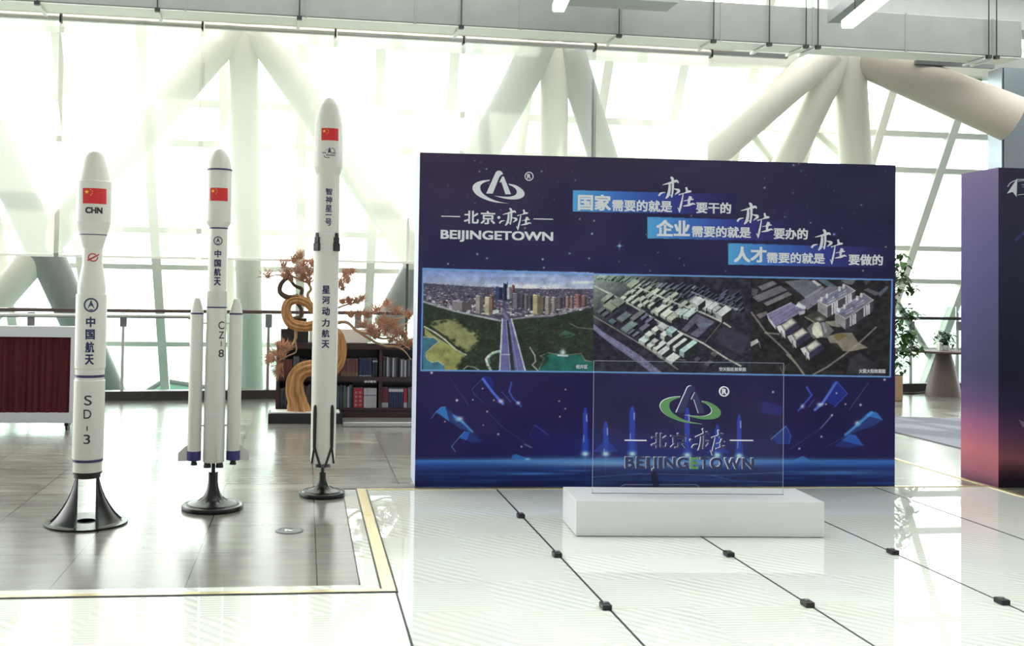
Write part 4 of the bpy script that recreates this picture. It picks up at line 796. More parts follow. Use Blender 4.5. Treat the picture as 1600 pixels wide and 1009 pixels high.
R1.wrap(*ring_part(146.2, 402.5, 7.2, 6.6, 1.8, -0.7, -3.6), mb=mb); R1.wrap(*ring_part(147.2, 402.5, 7.2, 6.6, 1.8, 2.5, -0.25), mb=mb); R1.wrap([(137.5, 406.5), (156.5, 396.3), (155.5, 399), (140, 408)], [(0, 1, 2, 3)], mb=mb)
mb.build('swirl_mark', 'red_mark', R1.t)
R1.disc_emblem(143.9, 476, 11)
R1.column('中国航天', [(136.3, 494, 150.2, 510), (135.6, 513.5, 149.5, 529), (135.3, 532.5, 148.6, 549.3), (134.8, 552, 148, 568)], 'navy', 0.035)
R1.column('SD3', [(133.7, 615.2, 145, 630.5), (132.8, 637, 144.4, 651), (132.6, 675.5, 142.6, 690)], 'ink', 0.005)
R1.wrap([(137.3, 662.5), (138.9, 662.5), (138.9, 669.5), (137.3, 669.5)], [(0, 1, 2, 3)], 2).build('lettering', 'ink', R1.t)
k = R1.k; zt = R1.z(737); zp = 0.012
MB().lathe([(0.30*0+61.5*k, 0), (63*k, 0.004), (63*k, zp)], n=64).build('base_plate', 'black_gloss', R1.t)
MB().lathe([(15*k, zp), (15.2*k, zp+0.003), (13.8*k, zp+0.003), (13.8*k, zp)], n=40).build('base_ring', 'black_matt', R1.t)
MB().lathe([(20*k, zt-8*k), (20.4*k, zt)], n=48).build('collar', 'black_matt', R1.t)
leg_prof = [(0.0, 55), (0.10, 47), (0.25, 38.5), (0.42, 31), (0.6, 25.3), (0.78, 21.4), (0.9, 20), (1.0, 19.3)]
g_out = 14.2
for q in range(4):
    mb = MB(); n = 10; ins = []; ous = []
    for h, r in smooth_line(leg_prof, 3):
        gap = (g_out if h < 0.9 else g_out*1.0); z = zp+h*(zt-zp); f0_ = asin(min(0.95, gap/r)); f1_ = pi/2-asin(min(0.6, 9.0/r)) if f0_ < pi/2-asin(min(0.6, 9.0/r))-0.05 else f0_+0.3
        row = []
        for i in range(n+1):
            a = f0_+(f1_-f0_)*i/n
            if q in (1, 3): a = pi-a
            if q >= 2: a = -a
            a = a+R1.a0; row.append((r*k*cos(a), r*k*sin(a), z, (r-1.2)*k*cos(a), (r-1.2)*k*sin(a)))
        ous.append([(x, y, z) for x, y, z, _, _ in row]); ins.append([(x, y, z) for _, _, z, x, y in row])
    m_ = len(ous); V = [p for r in ous for p in r]+[p for r in ins for p in r]; o_ = m_*(n+1); Fc = []
    for j in range(m_-1):
        for i in range(n):
            a = j*(n+1)+i; Fc += [(a, a+1, a+n+2, a+n+1), (a+o_, a+n+1+o_, a+n+2+o_, a+1+o_)]
        for i in (0, n): a = j*(n+1)+i; Fc.append((a, a+n+1, a+n+1+o_, a+o_))
    for i in range(n): Fc += [(i, i+1, i+1+o_, i+o_), (o_-n-1+i, o_-n+i, 2*o_-n+i, 2*o_-n-1+i)]
    mb.add(V, Fc, 0, True); mb.build('stand_leg', 'black_gloss', R1.t)
# ---- the winged one with two boosters
R2 = Rocket('rocket_model', (332, 794), (341.4, 233), (335.2, 721), 'white rocket model with two slim side boosters, marked CZ-8, on a flared black stand')
R2.hull([(721, 16.2), (706, 16.4), (690, 16.4), (620, 16.2), (480, 15.6), (462, 15.2), (440, 14.9), (358, 14.4), (356, 14.3), (347, 19.4), (345, 19.6), (266, 19.6), (264, 19.4), (254, 17.3), (245, 14.2), (238, 10.6), (234.5, 7), (232.8, 4), (232.3, 0.1)])
R2.ring(264.8, 267.2, 19.7); R2.ring(355.8, 358, 14.4); R2.ring(478.8, 481, 15.6)
R2.flag(326.4, 295.2, 353.6, 315.3); R2.disc_emblem(339.3, 376.8, 7)
R2.column('中国航天', [(334, 390.8, 344.3, 402.4), (333.8, 405.8, 344.1, 417), (333.6, 419, 343.9, 431), (333.4, 433, 343.9, 446)], 'navy', 0.035)
R2.column('CZ8', [(341, 501.5, 350, 513.6), (341.5, 517, 349.8, 528), (341.5, 545, 349.8, 557)], 'ink', 0.008)
R2.wrap([(345, 532), (346.2, 532), (346.2, 540), (345, 540)], [(0, 1, 2, 3)], 2).build('lettering', 'ink', R2.t)
k = R2.k; rv = np.array([cos(R2.a0+pi/2), sin(R2.a0+pi/2)])
for y in (626, 644): R2.ring(y, y+0.8, 16.25, 'frame_white', 'seam')
mb = MB()
for i in range(14):
    a = R2.a0-1.3+2.6*i/13; r = R2.rad(R2.z(466))+0.0005; mb.tube([(r*cos(a), r*sin(a), R2.z(477)), (r*0.985*cos(a), r*0.985*sin(a), R2.z(455))], 0.003, 5)
mb.build('stringer', 'rocket_white', R2.t)
for sg in (-1, 1):
    bx, by = rv*sg*30*k
    P = [(10.6, 718), (10.6, 600), (10.3, 490), (9.9, 488), (8.2, 480), (6.4, 473), (5.2, 468.5), (3.6, 466), (0.1, 465)]
    b = MB().lathe([(r*k, R2.z(y)) for r, y in P], (bx, by), 36).build('booster', 'rocket_white', R2.t)
    MB().lathe([(10.5*k+0.001, R2.z(491)), (10.4*k+0.001, R2.z(488.6))], (bx, by), 36).build('stripe', 'navy', b)
    MB().lathe([(10.75*k, R2.z(718.3)), (10.75*k, R2.z(703.5))], (bx, by), 36).build('blue_band', 'blue_base', b)
    MB().lathe([(5.4*k, R2.z(725.8)), (4.8*k, R2.z(722.5)), (3.2*k, R2.z(718))], (bx, by), 20).build('nozzle', 'black_matt', b)
    fx = lambda d: (bx+rv[0]*sg*d*k, by+rv[1]*sg*d*k)
    dn = np.array([-rv[1], rv[0]])*0.006; pts = [(10.2, 694.5), (14, 697), (24.3, 706.5), (24.3, 719.5), (10.2, 719)]
    V = [(*(np.array(fx(d))+dn), R2.z(y)) for d, y in pts]+[(*(np.array(fx(d))-dn), R2.z(y)) for d, y in pts]; nP = 5
    MB().add(V, [tuple(range(nP)), tuple(reversed(range(nP, 2*nP)))]+[(i, i+nP, (i+1) % nP+nP, (i+1) % nP) for i in range(nP)]).build('fin', 'rocket_white', b)
    ca = R2.a0; MB().lathe([(1.6*k, R2.z(614.5)), (1.6*k, R2.z(611))], (bx+10.4*k*cos(ca), by+10.4*k*sin(ca)), 12).build('bolt', 'frame_white', b)
    for y in (505, 664.5): MB().tube([(rv[0]*sg*15*k, rv[1]*sg*15*k, R2.z(y)), (rv[0]*sg*21*k, rv[1]*sg*21*k, R2.z(y))], 1.3*k, 10).build('booster_link', 'frame_white', R2.t)
mb = R2.wrap([(339.5, 698), (351.5, 698), (351.5, 719), (339.5, 719)], [(0, 1, 2, 3)], 8, 0.006); mb.build('access_panel', 'rocket_white', R2.t)
for ang in (0.62, -0.62, 0.62+pi, -0.62+pi):
    cx, cy = 11.5*k*cos(R2.a0+pi/2+ang), 11.5*k*sin(R2.a0+pi/2+ang); MB().lathe([(6.2*k, R2.z(729)), (5.5*k, R2.z(725)), (4*k, R2.z(720.5))], (cx, cy), 20).build('nozzle', 'black_matt', R2.t)
def flared_stand(R, rod, sock, disc, m='black_gloss'):
    k = R.k; MB().tube([(0, 0, R.z(rod[1])), (0, 0, R.z(rod[0]))], rod[2]*k, 14).build('stand_rod', 'black_matt', R.t)
    z0 = R.z(sock[1]); hub = [(disc*0.80*k, 0.040), (disc*0.58*k, 0.05)]+[(max(sock[2], r)*k, 0.05+(z0-0.05)*h) for h, r in ((0.06, disc*0.46), (0.2, disc*0.33), (0.42, disc*0.245), (0.7, disc*0.185), (1.0, sock[2]))]+[(sock[2]*k, R.z(sock[0]))]
    MB().lathe(hub, n=48).build('stand_cone', m, R.t)
    MB().lathe([(disc*k*0.985, 0), (disc*k, 0.005), (disc*k, 0.026), (disc*0.985*k, 0.032), (disc*0.93*k, 0.032), (disc*0.90*k, 0.026), (disc*0.84*k, 0.03), (disc*0.82*k, 0.036), (disc*0.2*k, 0.036)], n=64).build('base_disc', m, R.t)
    for i in range(6):
        a = R.a0+pi/6+i*pi/3; MB().tube([(disc*0.8*k*cos(a), disc*0.8*k*sin(a), 0.035), (disc*0.5*k*cos(a), disc*0.5*k*sin(a), 0.05), (disc*0.3*k*cos(a), disc*0.3*k*sin(a), 0.05+(z0-0.05)*0.24)], 1.0*k, 8).build('stand_rib', m, R.t)
flared_stand(R2, (720, 742, 3.1), (736.5, 752, 7.4), 47.5)
# ---- the tall one with grid fins and landing legs
R3 = Rocket('rocket_model', (503.3, 773.5), (518, 153), (505.5, 721), 'tallest white rocket model with folded black landing legs and grid fins')
R3.hull([(722, 19.0), (715, 19.3), (560, 19.8), (395, 19.6), (392, 19.7), (366, 19.7), (360, 19.3), (276, 18.9), (273.5, 19.0), (262, 22.6), (259, 22.8), (235, 22.7), (214, 22.3), (196, 21.3), (184, 19.6), (173, 17.2), (165, 14.2), (158.5, 10.5), (154.8, 7), (153, 4), (152.4, 0.1)])
R3.flag(505.3, 203.3, 531.6, 222.3)
mb = MB(); R3.wrap([(517.8, 232), (519.2, 237), (521, 243.5), (518.5, 241), (516.2, 241), (514.2, 244)], [(0, 1, 2, 3, 4, 5)], 2, mb=mb)
R3.wrap(*ring_part(522.2, 238.5, 4, 4.6, 0.9, -2.2, 1.0), mb=mb); R3.wrap(*ring_part(514.5, 245.2, 6.2, 4.6, 1.1, 0.9, 3.0), mb=mb); R3.wrap(*ring_part(517, 241, 6.8, 5.2, 0.5, 3.6, 5.2), mb=mb)
for x0, x1, y0 in ((506.5, 513, 240.5), (521.5, 528, 240.5), (512.5, 527.5, 244)):
    x = x0
    while x < x1-1: R3.wrap([(x, y0), (x+1.0, y0), (x+1.0, y0+2.2), (x, y0+2.2)], [(0, 1, 2, 3)], 2, mb=mb); x += 1.6
mb.build('emblem', mat('emblem_dark', (58, 54, 84), 0.5), R3.t)
R3.column('智神星一号', [(511.4, 295.6, 521.8, 306.2), (511.2, 308.2, 521.6, 319.4), (511, 321.5, 521.2, 332.4), (510.8, 336, 520.8, 337.4), (510.6, 342.3, 520.6, 353.6)], 'navy', 0.02)
R3.column('星河动力航天', [(505.5, 446, 517.8, 458.6), (505.5, 462.4, 517.6, 474.4), (505.3, 479, 517.4, 492.2), (505, 497.2, 517, 509.6), (504.6, 513.8, 516.8, 526), (504.4, 530.2, 516.6, 542.6)], 'navy', 0.035)
k = R3.k; ra = R3.a0+pi/2
R3.ring(365.2, 366, 19.75, 'frame_white', 'seam'); R3.ring(391.5, 392.3, 19.75, 'frame_white', 'seam')
for sg in (-1, 1):
    for dep in (0.55, -0.55):       # four folded grid fins
        a = R3.a0+(pi/2-0.75)*sg if dep > 0 else R3.a0+(pi/2+0.75)*sg; er, et = np.array([cos(a), sin(a)]), np.array([-sin(a), cos(a)]); mb = MB()
        fr = lambda p: (er[0]*p[0]+et[0]*p[1], er[1]*p[0]+et[1]*p[1], p[2])
        mb.box((18.5*k, -6*k, R3.z(392.5)), (23.5*k, 6*k, R3.z(380)), 0, fr); mb.box((18.8*k, -5*k, R3.z(380)), (22.6*k, 5*k, R3.z(371)), 0, fr)
        o = mb.build('grid_fin', 'black_matt', R3.t, 0.004); z0_ = R3.z(368); mb = MB(); mb.box((18.5*k, -2.5*k, R3.z(371)), (22*k, 2.5*k, R3.z(364.5)), 0, fr); mb.build('fin_hinge', 'black_matt', o)
    for back in (0, 1):             # four landing legs folded on the hull
        a = R3.a0+0.72*sg if not back else R3.a0+pi-0.72*sg; er, et = np.array([cos(a), sin(a)]), np.array([-sin(a), cos(a)])
        P = lambda d, t, y: (er[0]*d*k+et[0]*t*k, er[1]*d*k+et[1]*t*k, R3.z(y)); s2 = sg if not back else -sg
        mb = MB(); mb.tube([P(19.6, 0, 631), P(20.2, 0, 634), P(20.4, 0, 645), P(20.4, 0, 690), P(20.6, 0, 697)], [1.6*k, 2.6*k, 3.1*k, 2.6*k, 2.4*k], 14); lg = mb.build('landing_leg', 'black_matt', R3.t)
        MB().tube([P(20.6, 0, 695), P(20.0, s2*5.5, 721.5)], 1.5*k, 10).build('leg_strut', 'black_matt', lg); MB().tube([P(20.6, 0, 695), P(17.0, -s2*10.5, 727)], 1.9*k, 10).build('leg_strut', 'black_matt', lg)
for i in range(7):
    a = R3.a0+i*2*pi/6; r = 0 if i == 6 else 10.5*k; MB().lathe([(3.6*k, R3.z(728.5)), (2.6*k, R3.z(721.5))], (r*cos(a), r*sin(a)), 16).build('nozzle', 'grey_metal', R3.t)
flared_stand(R3, (721, 742, 2.9), (737, 745, 5.5), 36.3)

# ================================================================== MAIN DISPLAY BOARD
BO = floor_at(648, 760.5); BR = floor_at(1398, 761); BA = math.atan2(BR[1]-BO[1], BR[0]-BO[0]); BW = float(np.linalg.norm(BR-BO)); BH, BD = 2.70, 0.45
bx_, by_ = np.array([cos(BA), sin(BA), 0]), np.array([-sin(BA), cos(BA), 0])
def bw(V): V = np.asarray(V, float); return BO+V[..., 0:1]*bx_+V[..., 1:2]*by_+V[..., 2:3]*np.array([0, 0, 1])
def bpx(x, y):
    p = on_plane(x, y, BO, by_)-BO; return float(p@bx_), float(p[2])
def bbox_px(x0, y0, x1, y1):
    a, b = bpx(x0, y0), bpx(x1, y1); return (a[0], a[1], b[0], b[1])
bd = empty('display_board', BO, BA, 'wide dark blue display board with slogans, three aerial pictures and a night rocket scene', 'display board')
mb = MB(); mb.box((0, 0.002, 0.0), (BW, BD, BH)); mb.build('board_box', 'board_edge', bd)
art_sheet('printed_face', 0, BW, 0.0, BH, 0.0, 760, 530, bw, bd, board_art)
for nm, (x0, y0, x1, y1) in (('aerial_print', (662, 421, 926, 579)), ('aerial_print', (928, 430, 1173, 582)), ('aerial_print', (1175, 436, 1392, 587))):
    a = bbox_px(x0, y0, x1, y1); pr = art_sheet(nm, a[0], a[2], a[3], a[1], -0.0012, 300, 190, bw, bd, board_art)
    pr['label'] = {662: 'avenue and tower skyline picture', 928: 'picture of white district blocks', 1175: 'picture of two slab towers and halls'}[x0]
for (x0, y0, x1, y1), n in (((897, 297.5, 1120, 336), 0), ((1013.5, 339.5, 1215, 377.5), 1), ((1139.5, 380.5, 1370, 419), 2)):
    a = bbox_px(x0, y0, x1, y1-4); art_sheet('slogan_band', a[0], a[2], a[3], a[1], -0.0012, 230, 36, bw, bd, board_art)
Zc = (640, 230, 5.311); zc = lambda x, y: (x/Zc[2]+Zc[0], y/Zc[2]+Zc[1])
mpb = lambda p: bpx(*zc(*p))
mb = MB(); Y0, Y1 = -0.003, -0.0005
for L_ in (EMB_LEG, EMB_LEG2): mb.prism([mpb(p) for p in L_], Y0, Y1)
for a in (0, 1): add_ring(mb, a, mpb, Y0, Y1, ident)
mb.build('town_emblem', 'letter_white', bd)
mb = MB(); c = bpx(*zc(991, 241)); e = bpx(*zc(1028, 241)); circle_ring(mb, c[0], c[1], e[0]-c[0], (e[0]-c[0])*0.2, Y0, Y1, ident); place_text(mb, 'R', (*bpx(*zc(974, 222)), *bpx(*zc(1006, 261))), ident, Y0, Y1, 0.03); mb.build('registered_mark', 'letter_white', bd)
T_ = lambda mb, s, x0, y0, x1, y1, b: place_text(mb, s, (*bpx(*zc(x0, y0)), *bpx(*zc(x1, y1))), ident, Y0, Y1, b)
mb = MB(); T_(mb, '北', 452, 525, 573, 635, 0.022); T_(mb, '京', 590, 528, 709, 640, 0.022)
c = bpx(*zc(740, 583)); V = [(c[0]+0.012*cos(2*pi*i/16), c[1]+0.012*sin(2*pi*i/16)) for i in range(16)]; mb.prism(V[::-1], Y0, Y1)
place_yz(mb, (*bpx(*zc(746, 504)), *bpx(*zc(1010, 690))), ident, Y0, Y1)
for x0, x1, y in ((262, 418, 572), (1028, 1190, 594)): a = bpx(*zc(x0, y)); b = bpx(*zc(x1, y)); mb.box((a[0], Y0, a[1]-0.004), (b[0], Y1, a[1]+0.004))
mb.build('chinese_lettering', 'letter_white', bd)
mb = MB(); T_(mb, 'BEIJINGETOWN', 258, 684, 1190, 800, 0.03); mb.build('latin_lettering', 'letter_white', bd)
Zs, Zt = (880, 260, 5.926), (1130, 260, 5.517)
for parts, yzb in (((('国家', Zs, 135, 255, 441, 412, 0.035), ('需要的就是', Zs, 453, 305, 1008, 425, 0.028), ('要干的', Zs, 1231, 328, 1553, 440, 0.028)), (Zs, (885, 95, 1070, 300), (1062, 190, 1222, 430))),
                   ((('企业', Zs, 862, 492, 1172, 650, 0.035), ('需要的就是', None, 1081, 352.5, 1173, 372, 0.028), ('要办的', Zt, 435, 528, 728, 632, 0.028)), (Zt, (120, 312, 295, 500), (287, 400, 430, 620))),
                   ((('人才', Zt, 92, 688, 372, 830, 0.035), ('需要的就是', Zt, 375, 738, 875, 840, 0.028), ('要做的', Zt, 1080, 755, 1375, 855, 0.028)), (Zt, (760, 542, 930, 725), (922, 628, 1062, 846)))):
    mb = MB()
    for s, Z, x0, y0, x1, y1, b in parts:
        if Z: x0, y0, x1, y1 = x0/Z[2]+Z[0], y0/Z[2]+Z[1], x1/Z[2]+Z[0], y1/Z[2]+Z[1]
        n = len(s); q = bbox_px(x0, y0, x1, y1); place_text(mb, s, q, ident, Y0-0.001, Y1, b)
    Z = yzb[0]
    for wi, (x0, y0, x1, y1) in enumerate(yzb[1:]): place_yz(mb, (*bpx(x0/Z[2]+Z[0], y0/Z[2]+Z[1]), *bpx(x1/Z[2]+Z[0], y1/Z[2]+Z[1])), ident, Y0-0.001, Y1, which=wi)
    mb.build('slogan_lettering', 'letter_white', bd)
for s, x0, y0, x1, y1 in (('经开区', 900, 569.5, 918, 576), ('空天街区效果图', 1123.5, 573.5, 1165, 580), ('火箭大街效果图', 1342, 576, 1383, 583)):
    mb = MB(); place_text(mb, s, bbox_px(x0, y0, x1, y1), ident, Y0-0.001, Y1, 0.02); mb.build('caption_lettering', 'letter_white', bd)

# ================================================================== SECOND BOARD AT THE RIGHT
SO = floor_at(1560, 762); sW = 3.0
sb = empty('display_board', SO, 0, 'dark display board with a pink dusk print at its foot, beside the cone table', 'display board')
sw = lambda V: np.asarray(V)+SO
def dusk_rows(z, front):
    zs = (0.0, 0.10, 0.28, 0.5, 0.72, 0.95, 1.4, 2.0, 2.7)
    cs = (((30, 22, 34), (38, 26, 40), (150, 90, 100), (96, 62, 96), (52, 42, 76), (38, 36, 62), (38, 42, 66), (54, 54, 80), (66, 60, 88)) if front else
          ((120, 76, 104), (176, 106, 122), (200, 116, 128), (162, 96, 134), (96, 70, 116), (66, 60, 100), (74, 72, 116), (94, 86, 136), (118, 102, 142)))
    return np.stack([np.interp(z, zs, [c[i] for c in cs]) for i in range(3)], -1)
def dusk(front):
    def f(V, tw):
        z = V[:, 2]+(0.10*np.exp(-((V[:, 0]-0.5)/0.5)**2)-0.03*np.sin(V[:, 0]*9) if front else 0); c = dusk_rows(z, front); return lin(c)*PRINT_GAIN*0.75
    return f
mb = MB(); mb.box((0.002, 0.002, 0), (sW, 0.49, BH)); mb.build('board_box', 'board_edge', sb)
art_sheet('printed_face', 0, sW, 0, BH, 0.0, 60, 160, sw, sb, dusk(True))
sd = art_sheet('printed_side', 0, 0.49, 0, BH, 0.0, 8, 160, sw, sb, dusk(False)); me_ = sd.data
for v in me_.vertices: v.co = (0.0, 0.49-v.co.x, v.co.z)
me_.update()
def spx2(x, y): p = on_plane(x, y, SO, np.array([0, 1.0, 0]))-SO; return float(p[0]), float(p[2])
Z4 = (1490, 250, 5.045); z4 = lambda x, y: spx2(x/Z4[2]+Z4[0], y/Z4[2]+Z4[1]); mb = MB()
mb.prism([z4(*p) for p in ((420, 265), (500, 145), (495, 290), (465, 250))], -0.003, -0.0005)
for P_, w in (([(425, 210), (450, 178), (500, 156), (560, 152)], 5), ([(505, 168), (560, 160)], 4), ([(505, 275), (560, 268)], 4), ([(535, 195), (570, 192)], 3), ([(540, 212), (570, 210)], 3)):
    V, Fc = stroke(P_, [w]*len(P_)); extrude_flat(mb, [z4(*p) for p in V], [tuple(reversed(f)) for f in Fc], -0.0028, -0.0005, ident)
mb.build('arrow_emblem', 'letter_white', sb)
mb = MB()
for i in range(3): x = 478+26*i; mb.prism([z4(*p) for p in ((x, 625-22*i), (x+20, 605-22*i), (x+34, 622-22*i), (x+12, 645-22*i))], -0.003, -0.0005)
mb.build('blue_blocks', mat('dim_blue', (58, 58, 120), 0.5), sb)
Z5 = (1490, 560, 4.39); mb = MB(); mb.prism([spx2(x/Z5[2]+Z5[0], y/Z5[2]+Z5[1]) for x, y in ((445, 420), (500, 440), (500, 475), (472, 468))], -0.003, -0.0005); mb.build('pale_wing', mat('dim_mauve', (120, 104, 130), 0.5), sb)

# ================================================================== GLASS SIGN ON A WHITE PLINTH
PO = floor_at(900, 838); PE = floor_at(1288, 840); PA = math.atan2(PE[1]-PO[1], PE[0]-PO[0]); PL = float(np.linalg.norm(PE-PO)); PHt = 0.232
px_, py_ = np.array([cos(PA), sin(PA), 0]), np.array([-sin(PA), cos(PA), 0])
sg_ = empty('sign_stand', PO, PA, 'clear acrylic sign with raised emblem and letters on a long white plinth', 'sign')
mb = MB(); mb.box((0, 0, 0.004), (PL, 0.46, PHt)); mb.box((0.03, 0.03, 0), (PL-0.03, 0.43, 0.004)); mb.build('plinth', 'plinth', sg_, 0.004)
GO = PO+py_*0.24
def gpx(x, y): p = on_plane(x, y, GO, py_)-PO; return float(p@px_), float(p[2])
gl, gr = gpx(926, 700)[0], gpx(1224, 700)[0]; gtop = gpx(1080, 565)[1]
mb = MB(); mb.box((gl, 0.24, PHt-0.0), (gr, 0.258, gtop)); gp = mb.build('acrylic_panel', 'acrylic', sg_)
mb = MB()
for q in ((gl, gl+0.0025), (gr-0.0025, gr)): mb.box((q[0], 0.2385, PHt), (q[1], 0.2398, gtop))
mb.box((gl, 0.2385, gtop-0.0025), (gr, 0.2398, gtop)); mb.build('panel_edge', mat('acrylic_edge', (176, 186, 210), 0.2), gp)
mb = MB(); mb.box((gl-0.004, 0.236, PHt), (gr+0.004, 0.238, PHt+0.004)); mb.build('slot_edge', 'grey_metal', sg_)
Z9 = (960, 600, 6.667); z9 = lambda x, y: gpx(x/Z9[2]+Z9[0], y/Z9[2]+Z9[1])
e9 = lambda p: z9(470+(p[0]-522)*(1100-470)/(953-522), 12+(p[1]-193)*(415-12)/(467-193))
LF, LB = 0.222, 0.2398
mb = MB()
for L_ in (EMB_LEG, EMB_LEG2): mb.prism([e9(p) for p in L_], LF, LB, 0, 1)
mb.build('emblem_peak', ['sign_navy', 'letter_white'], gp)
mb = MB()
for a in (0, 1): add_ring(mb, a, e9, LF, LB, ident, 0, 1)
mb.build('emblem_ring', ['sign_green', 'letter_white'], gp)
mb = MB(); c = z9(1140, 75); e = z9(1192, 75); circle_ring(mb, c[0], c[1], e[0]-c[0], (e[0]-c[0])*0.2, LF+0.008, LB, ident, 0, 0); place_text(mb, 'R', (*z9(1118, 46), *z9(1165, 104)), ident, LF+0.008, LB, 0.03, 0, 0); mb.build('registered_mark', 'letter_white', gp)
mb = MB(); G_ = lambda mb, s, x0, y0, x1, y1, b, mi=0, sd=1: place_text(mb, s, (*z9(x0, y0), *z9(x1, y1)), ident, LF, LB, b, mi, sd)
G_(mb, '北', 378, 505, 548, 665, 0.015); G_(mb, '京', 578, 505, 748, 668, 0.015); c = z9(790, 582); mb.prism([(c[0]+0.009*cos(2*pi*i/16), c[1]-0.009*sin(2*pi*i/16)) for i in range(16)], LF, LB, 0, 1)
place_yz(mb, (*z9(805, 462), *z9(985, 690)), ident, LF, LB, 0, 1, 0); place_yz(mb, (*z9(1000, 475), *z9(1165, 740)), ident, LF, LB, 0, 1, 1)
for x0, x1 in ((105, 330), (1200, 1440)): a, b = z9(x0, 583), z9(x1, 583); mb.box((a[0], LF+0.004, a[1]-0.003), (b[0], LB, a[1]+0.003), 1)
mb.build('chinese_lettering', ['sign_navy', 'letter_white'], gp)
# each letter of the town's name a part of its own, the E after the G in green
a, b = z9(105, 752), z9(1445, 884); adv = dict(B=0.60, E=0.545, I=0.30, J=0.36, N=0.72, G=0.70, T=0.56, O=0.76, W=0.98)
word = 'BEIJINGETOWN'; tot = sum(adv[c] for c in word)-0.08; x = 0.0
for i, c in enumerate(word):
    w = adv[c]-0.09; u0, u1 = x/tot, (x+w)/tot; x += adv[c]; mb = MB(); dz = (a[1]-b[1])*0.2 if c == 'J' else 0
    place_text(mb, c, (a[0]+(b[0]-a[0])*u0, a[1], a[0]+(b[0]-a[0])*u1, b[1]-dz), ident, LF, LB, 0.035, 0, 1)
    o = mb.build('letter', ['sign_green' if i == 7 else 'sign_navy', 'letter_white'], gp)
    if i == 7: o['label'] = 'green letter E'

# ================================================================== WHITE FRAMED BOARD WITH MAROON CLOTH
CO = floor_at(108, 671); ck = depth_of(CO)/FOC; cz = lambda y: height_at(CO, y); cx = lambda x: (x-108)*ck
cb = empty('framed_board', CO, 0, 'white framed board with maroon pleated cloth on small black casters', 'notice board')
xl, xr, zb, zt_ = -2.3, cx(120), cz(660), cz(510); fw = 11.5*ck
mb = MB(); mb.box((xl, -0.04, zt_-fw*1.45), (xr, 0.06, zt_)); mb.box((xl, -0.04, zb), (xr, 0.06, zb+fw*1.35)); mb.box((xr-fw, -0.04, zb+fw*1.35), (xr, 0.06, zt_-fw*1.45)); mb.box((xl, -0.04, zb+fw*1.35), (xl+fw, 0.06, zt_-fw*1.45)); mb.build('frame', 'frame_white', cb)
mb = MB(); n = 240; V = []; Fc = []
for i in range(n+1):
    x = xl+fw+(xr-xl-2*fw)*i/n; d = 0.012*sin(i*0.9)+0.010*sin(i*0.37+1)+0.006*sin(i*1.7); V += [(x, -0.005+d, zb+fw*1.35), (x, -0.005+d*0.7+0.004*sin(i*0.2), zt_-fw*1.45)]
    if i: Fc.append((2*i-2, 2*i, 2*i+1, 2*i-1))
mb.add(V, Fc, 0, True); mb.build('pleated_cloth', 'curtain', cb)
mb = MB(); mb.box((xl+0.02, 0.035, zb+0.02), (xr-0.02, 0.055, zt_-0.02)); mb.build('back_panel', 'frame_white', cb)
for x, y in ((-0.02, -0.02), (-2.2, -0.02), (-0.02, 0.05), (-2.2, 0.05)):
    mb = MB(); mb.tube([(x-0.012, y, 0.032), (x+0.012, y, 0.032)], 0.032, 18); c = mb.build('caster', 'black_matt', cb); mb = MB(); mb.box((x-0.022, y-0.03, 0.045), (x+0.022, y+0.03, zb)); mb.build('caster_fork', 'black_matt', c)

# ================================================================== BOOKCASE AND BOOKS
KO = floor_at(430, 655); kk = depth_of(KO)/FOC; kx = lambda x: (x-430)*kk; kz = lambda y: height_at(KO, y)
kb = empty('bookcase', KO, 0, 'low dark wood bookcase with two rows of books behind the driftwood bonsai', 'bookcase')
KW, KD, KT = kx(694), 0.34, kz(535)
sh1, sh2 = (kz(588), kz(595)), (kz(637), kz(641)); xs_p = [0.0, kx(488), kx(594), KW]
mb = MB(); mb.box((0, 0, KT-0.075), (KW, KD, KT)); mb.build('top_board', 'wood_dark', kb, 0.004)
for i, x in enumerate(xs_p): a = min(max(x-0.02, 0.0), KW-0.04); mb = MB(); mb.box((a, 0.005, 0.10), (a+0.04, KD, KT-0.075)); mb.build('side_panel' if i in (0, 3) else 'partition', 'wood_dark', kb)
for nm, (z1_, z0_) in (('shelf', sh1), ('shelf', sh2)): mb = MB(); mb.box((0.04, 0.003, z0_), (KW-0.04, KD, z1_)); mb.build(nm, 'wood_dark', kb)
mb = MB(); mb.box((0, 0.01, 0), (KW, KD, 0.10)); mb.build('base_board', 'wood_dark', kb); mb = MB(); mb.box((0, KD-0.012, 0.1), (KW, KD-0.002, KT-0.075)); mb.build('back_panel', 'black_matt', kb)
mb = MB(); mb.box((kx(567), -0.004, kz(597.5)), (kx(588), 0.003, kz(592.5))); lp = mb.build('shelf_label', mat('label_plate', (70, 52, 52), 0.4), kb); lp['label'] = 'small name plate with white characters'
mb = MB(); place_text(mb, '亲子图书', (kx(568.5), kz(593.5), kx(586.5), kz(596.8)), ident, -0.0055, -0.004, 0.02); mb.build('lettering', 'letter_white', lp)
BOOK_COL = dict(rust=(104, 62, 58), navy=(36, 42, 78), dark=(36, 36, 42), grey=(96, 98, 104), pale=(168, 168, 176), maroon=(104, 34, 50), red=(166, 42, 62), white=(196, 190, 196), slate=(72, 78, 88), tan=(116, 92, 76))
bm_ = {k_: mat('book_'+k_, v, 0.55, noise=0.1, nscale=20) for k_, v in BOOK_COL.items()}
protos = {}
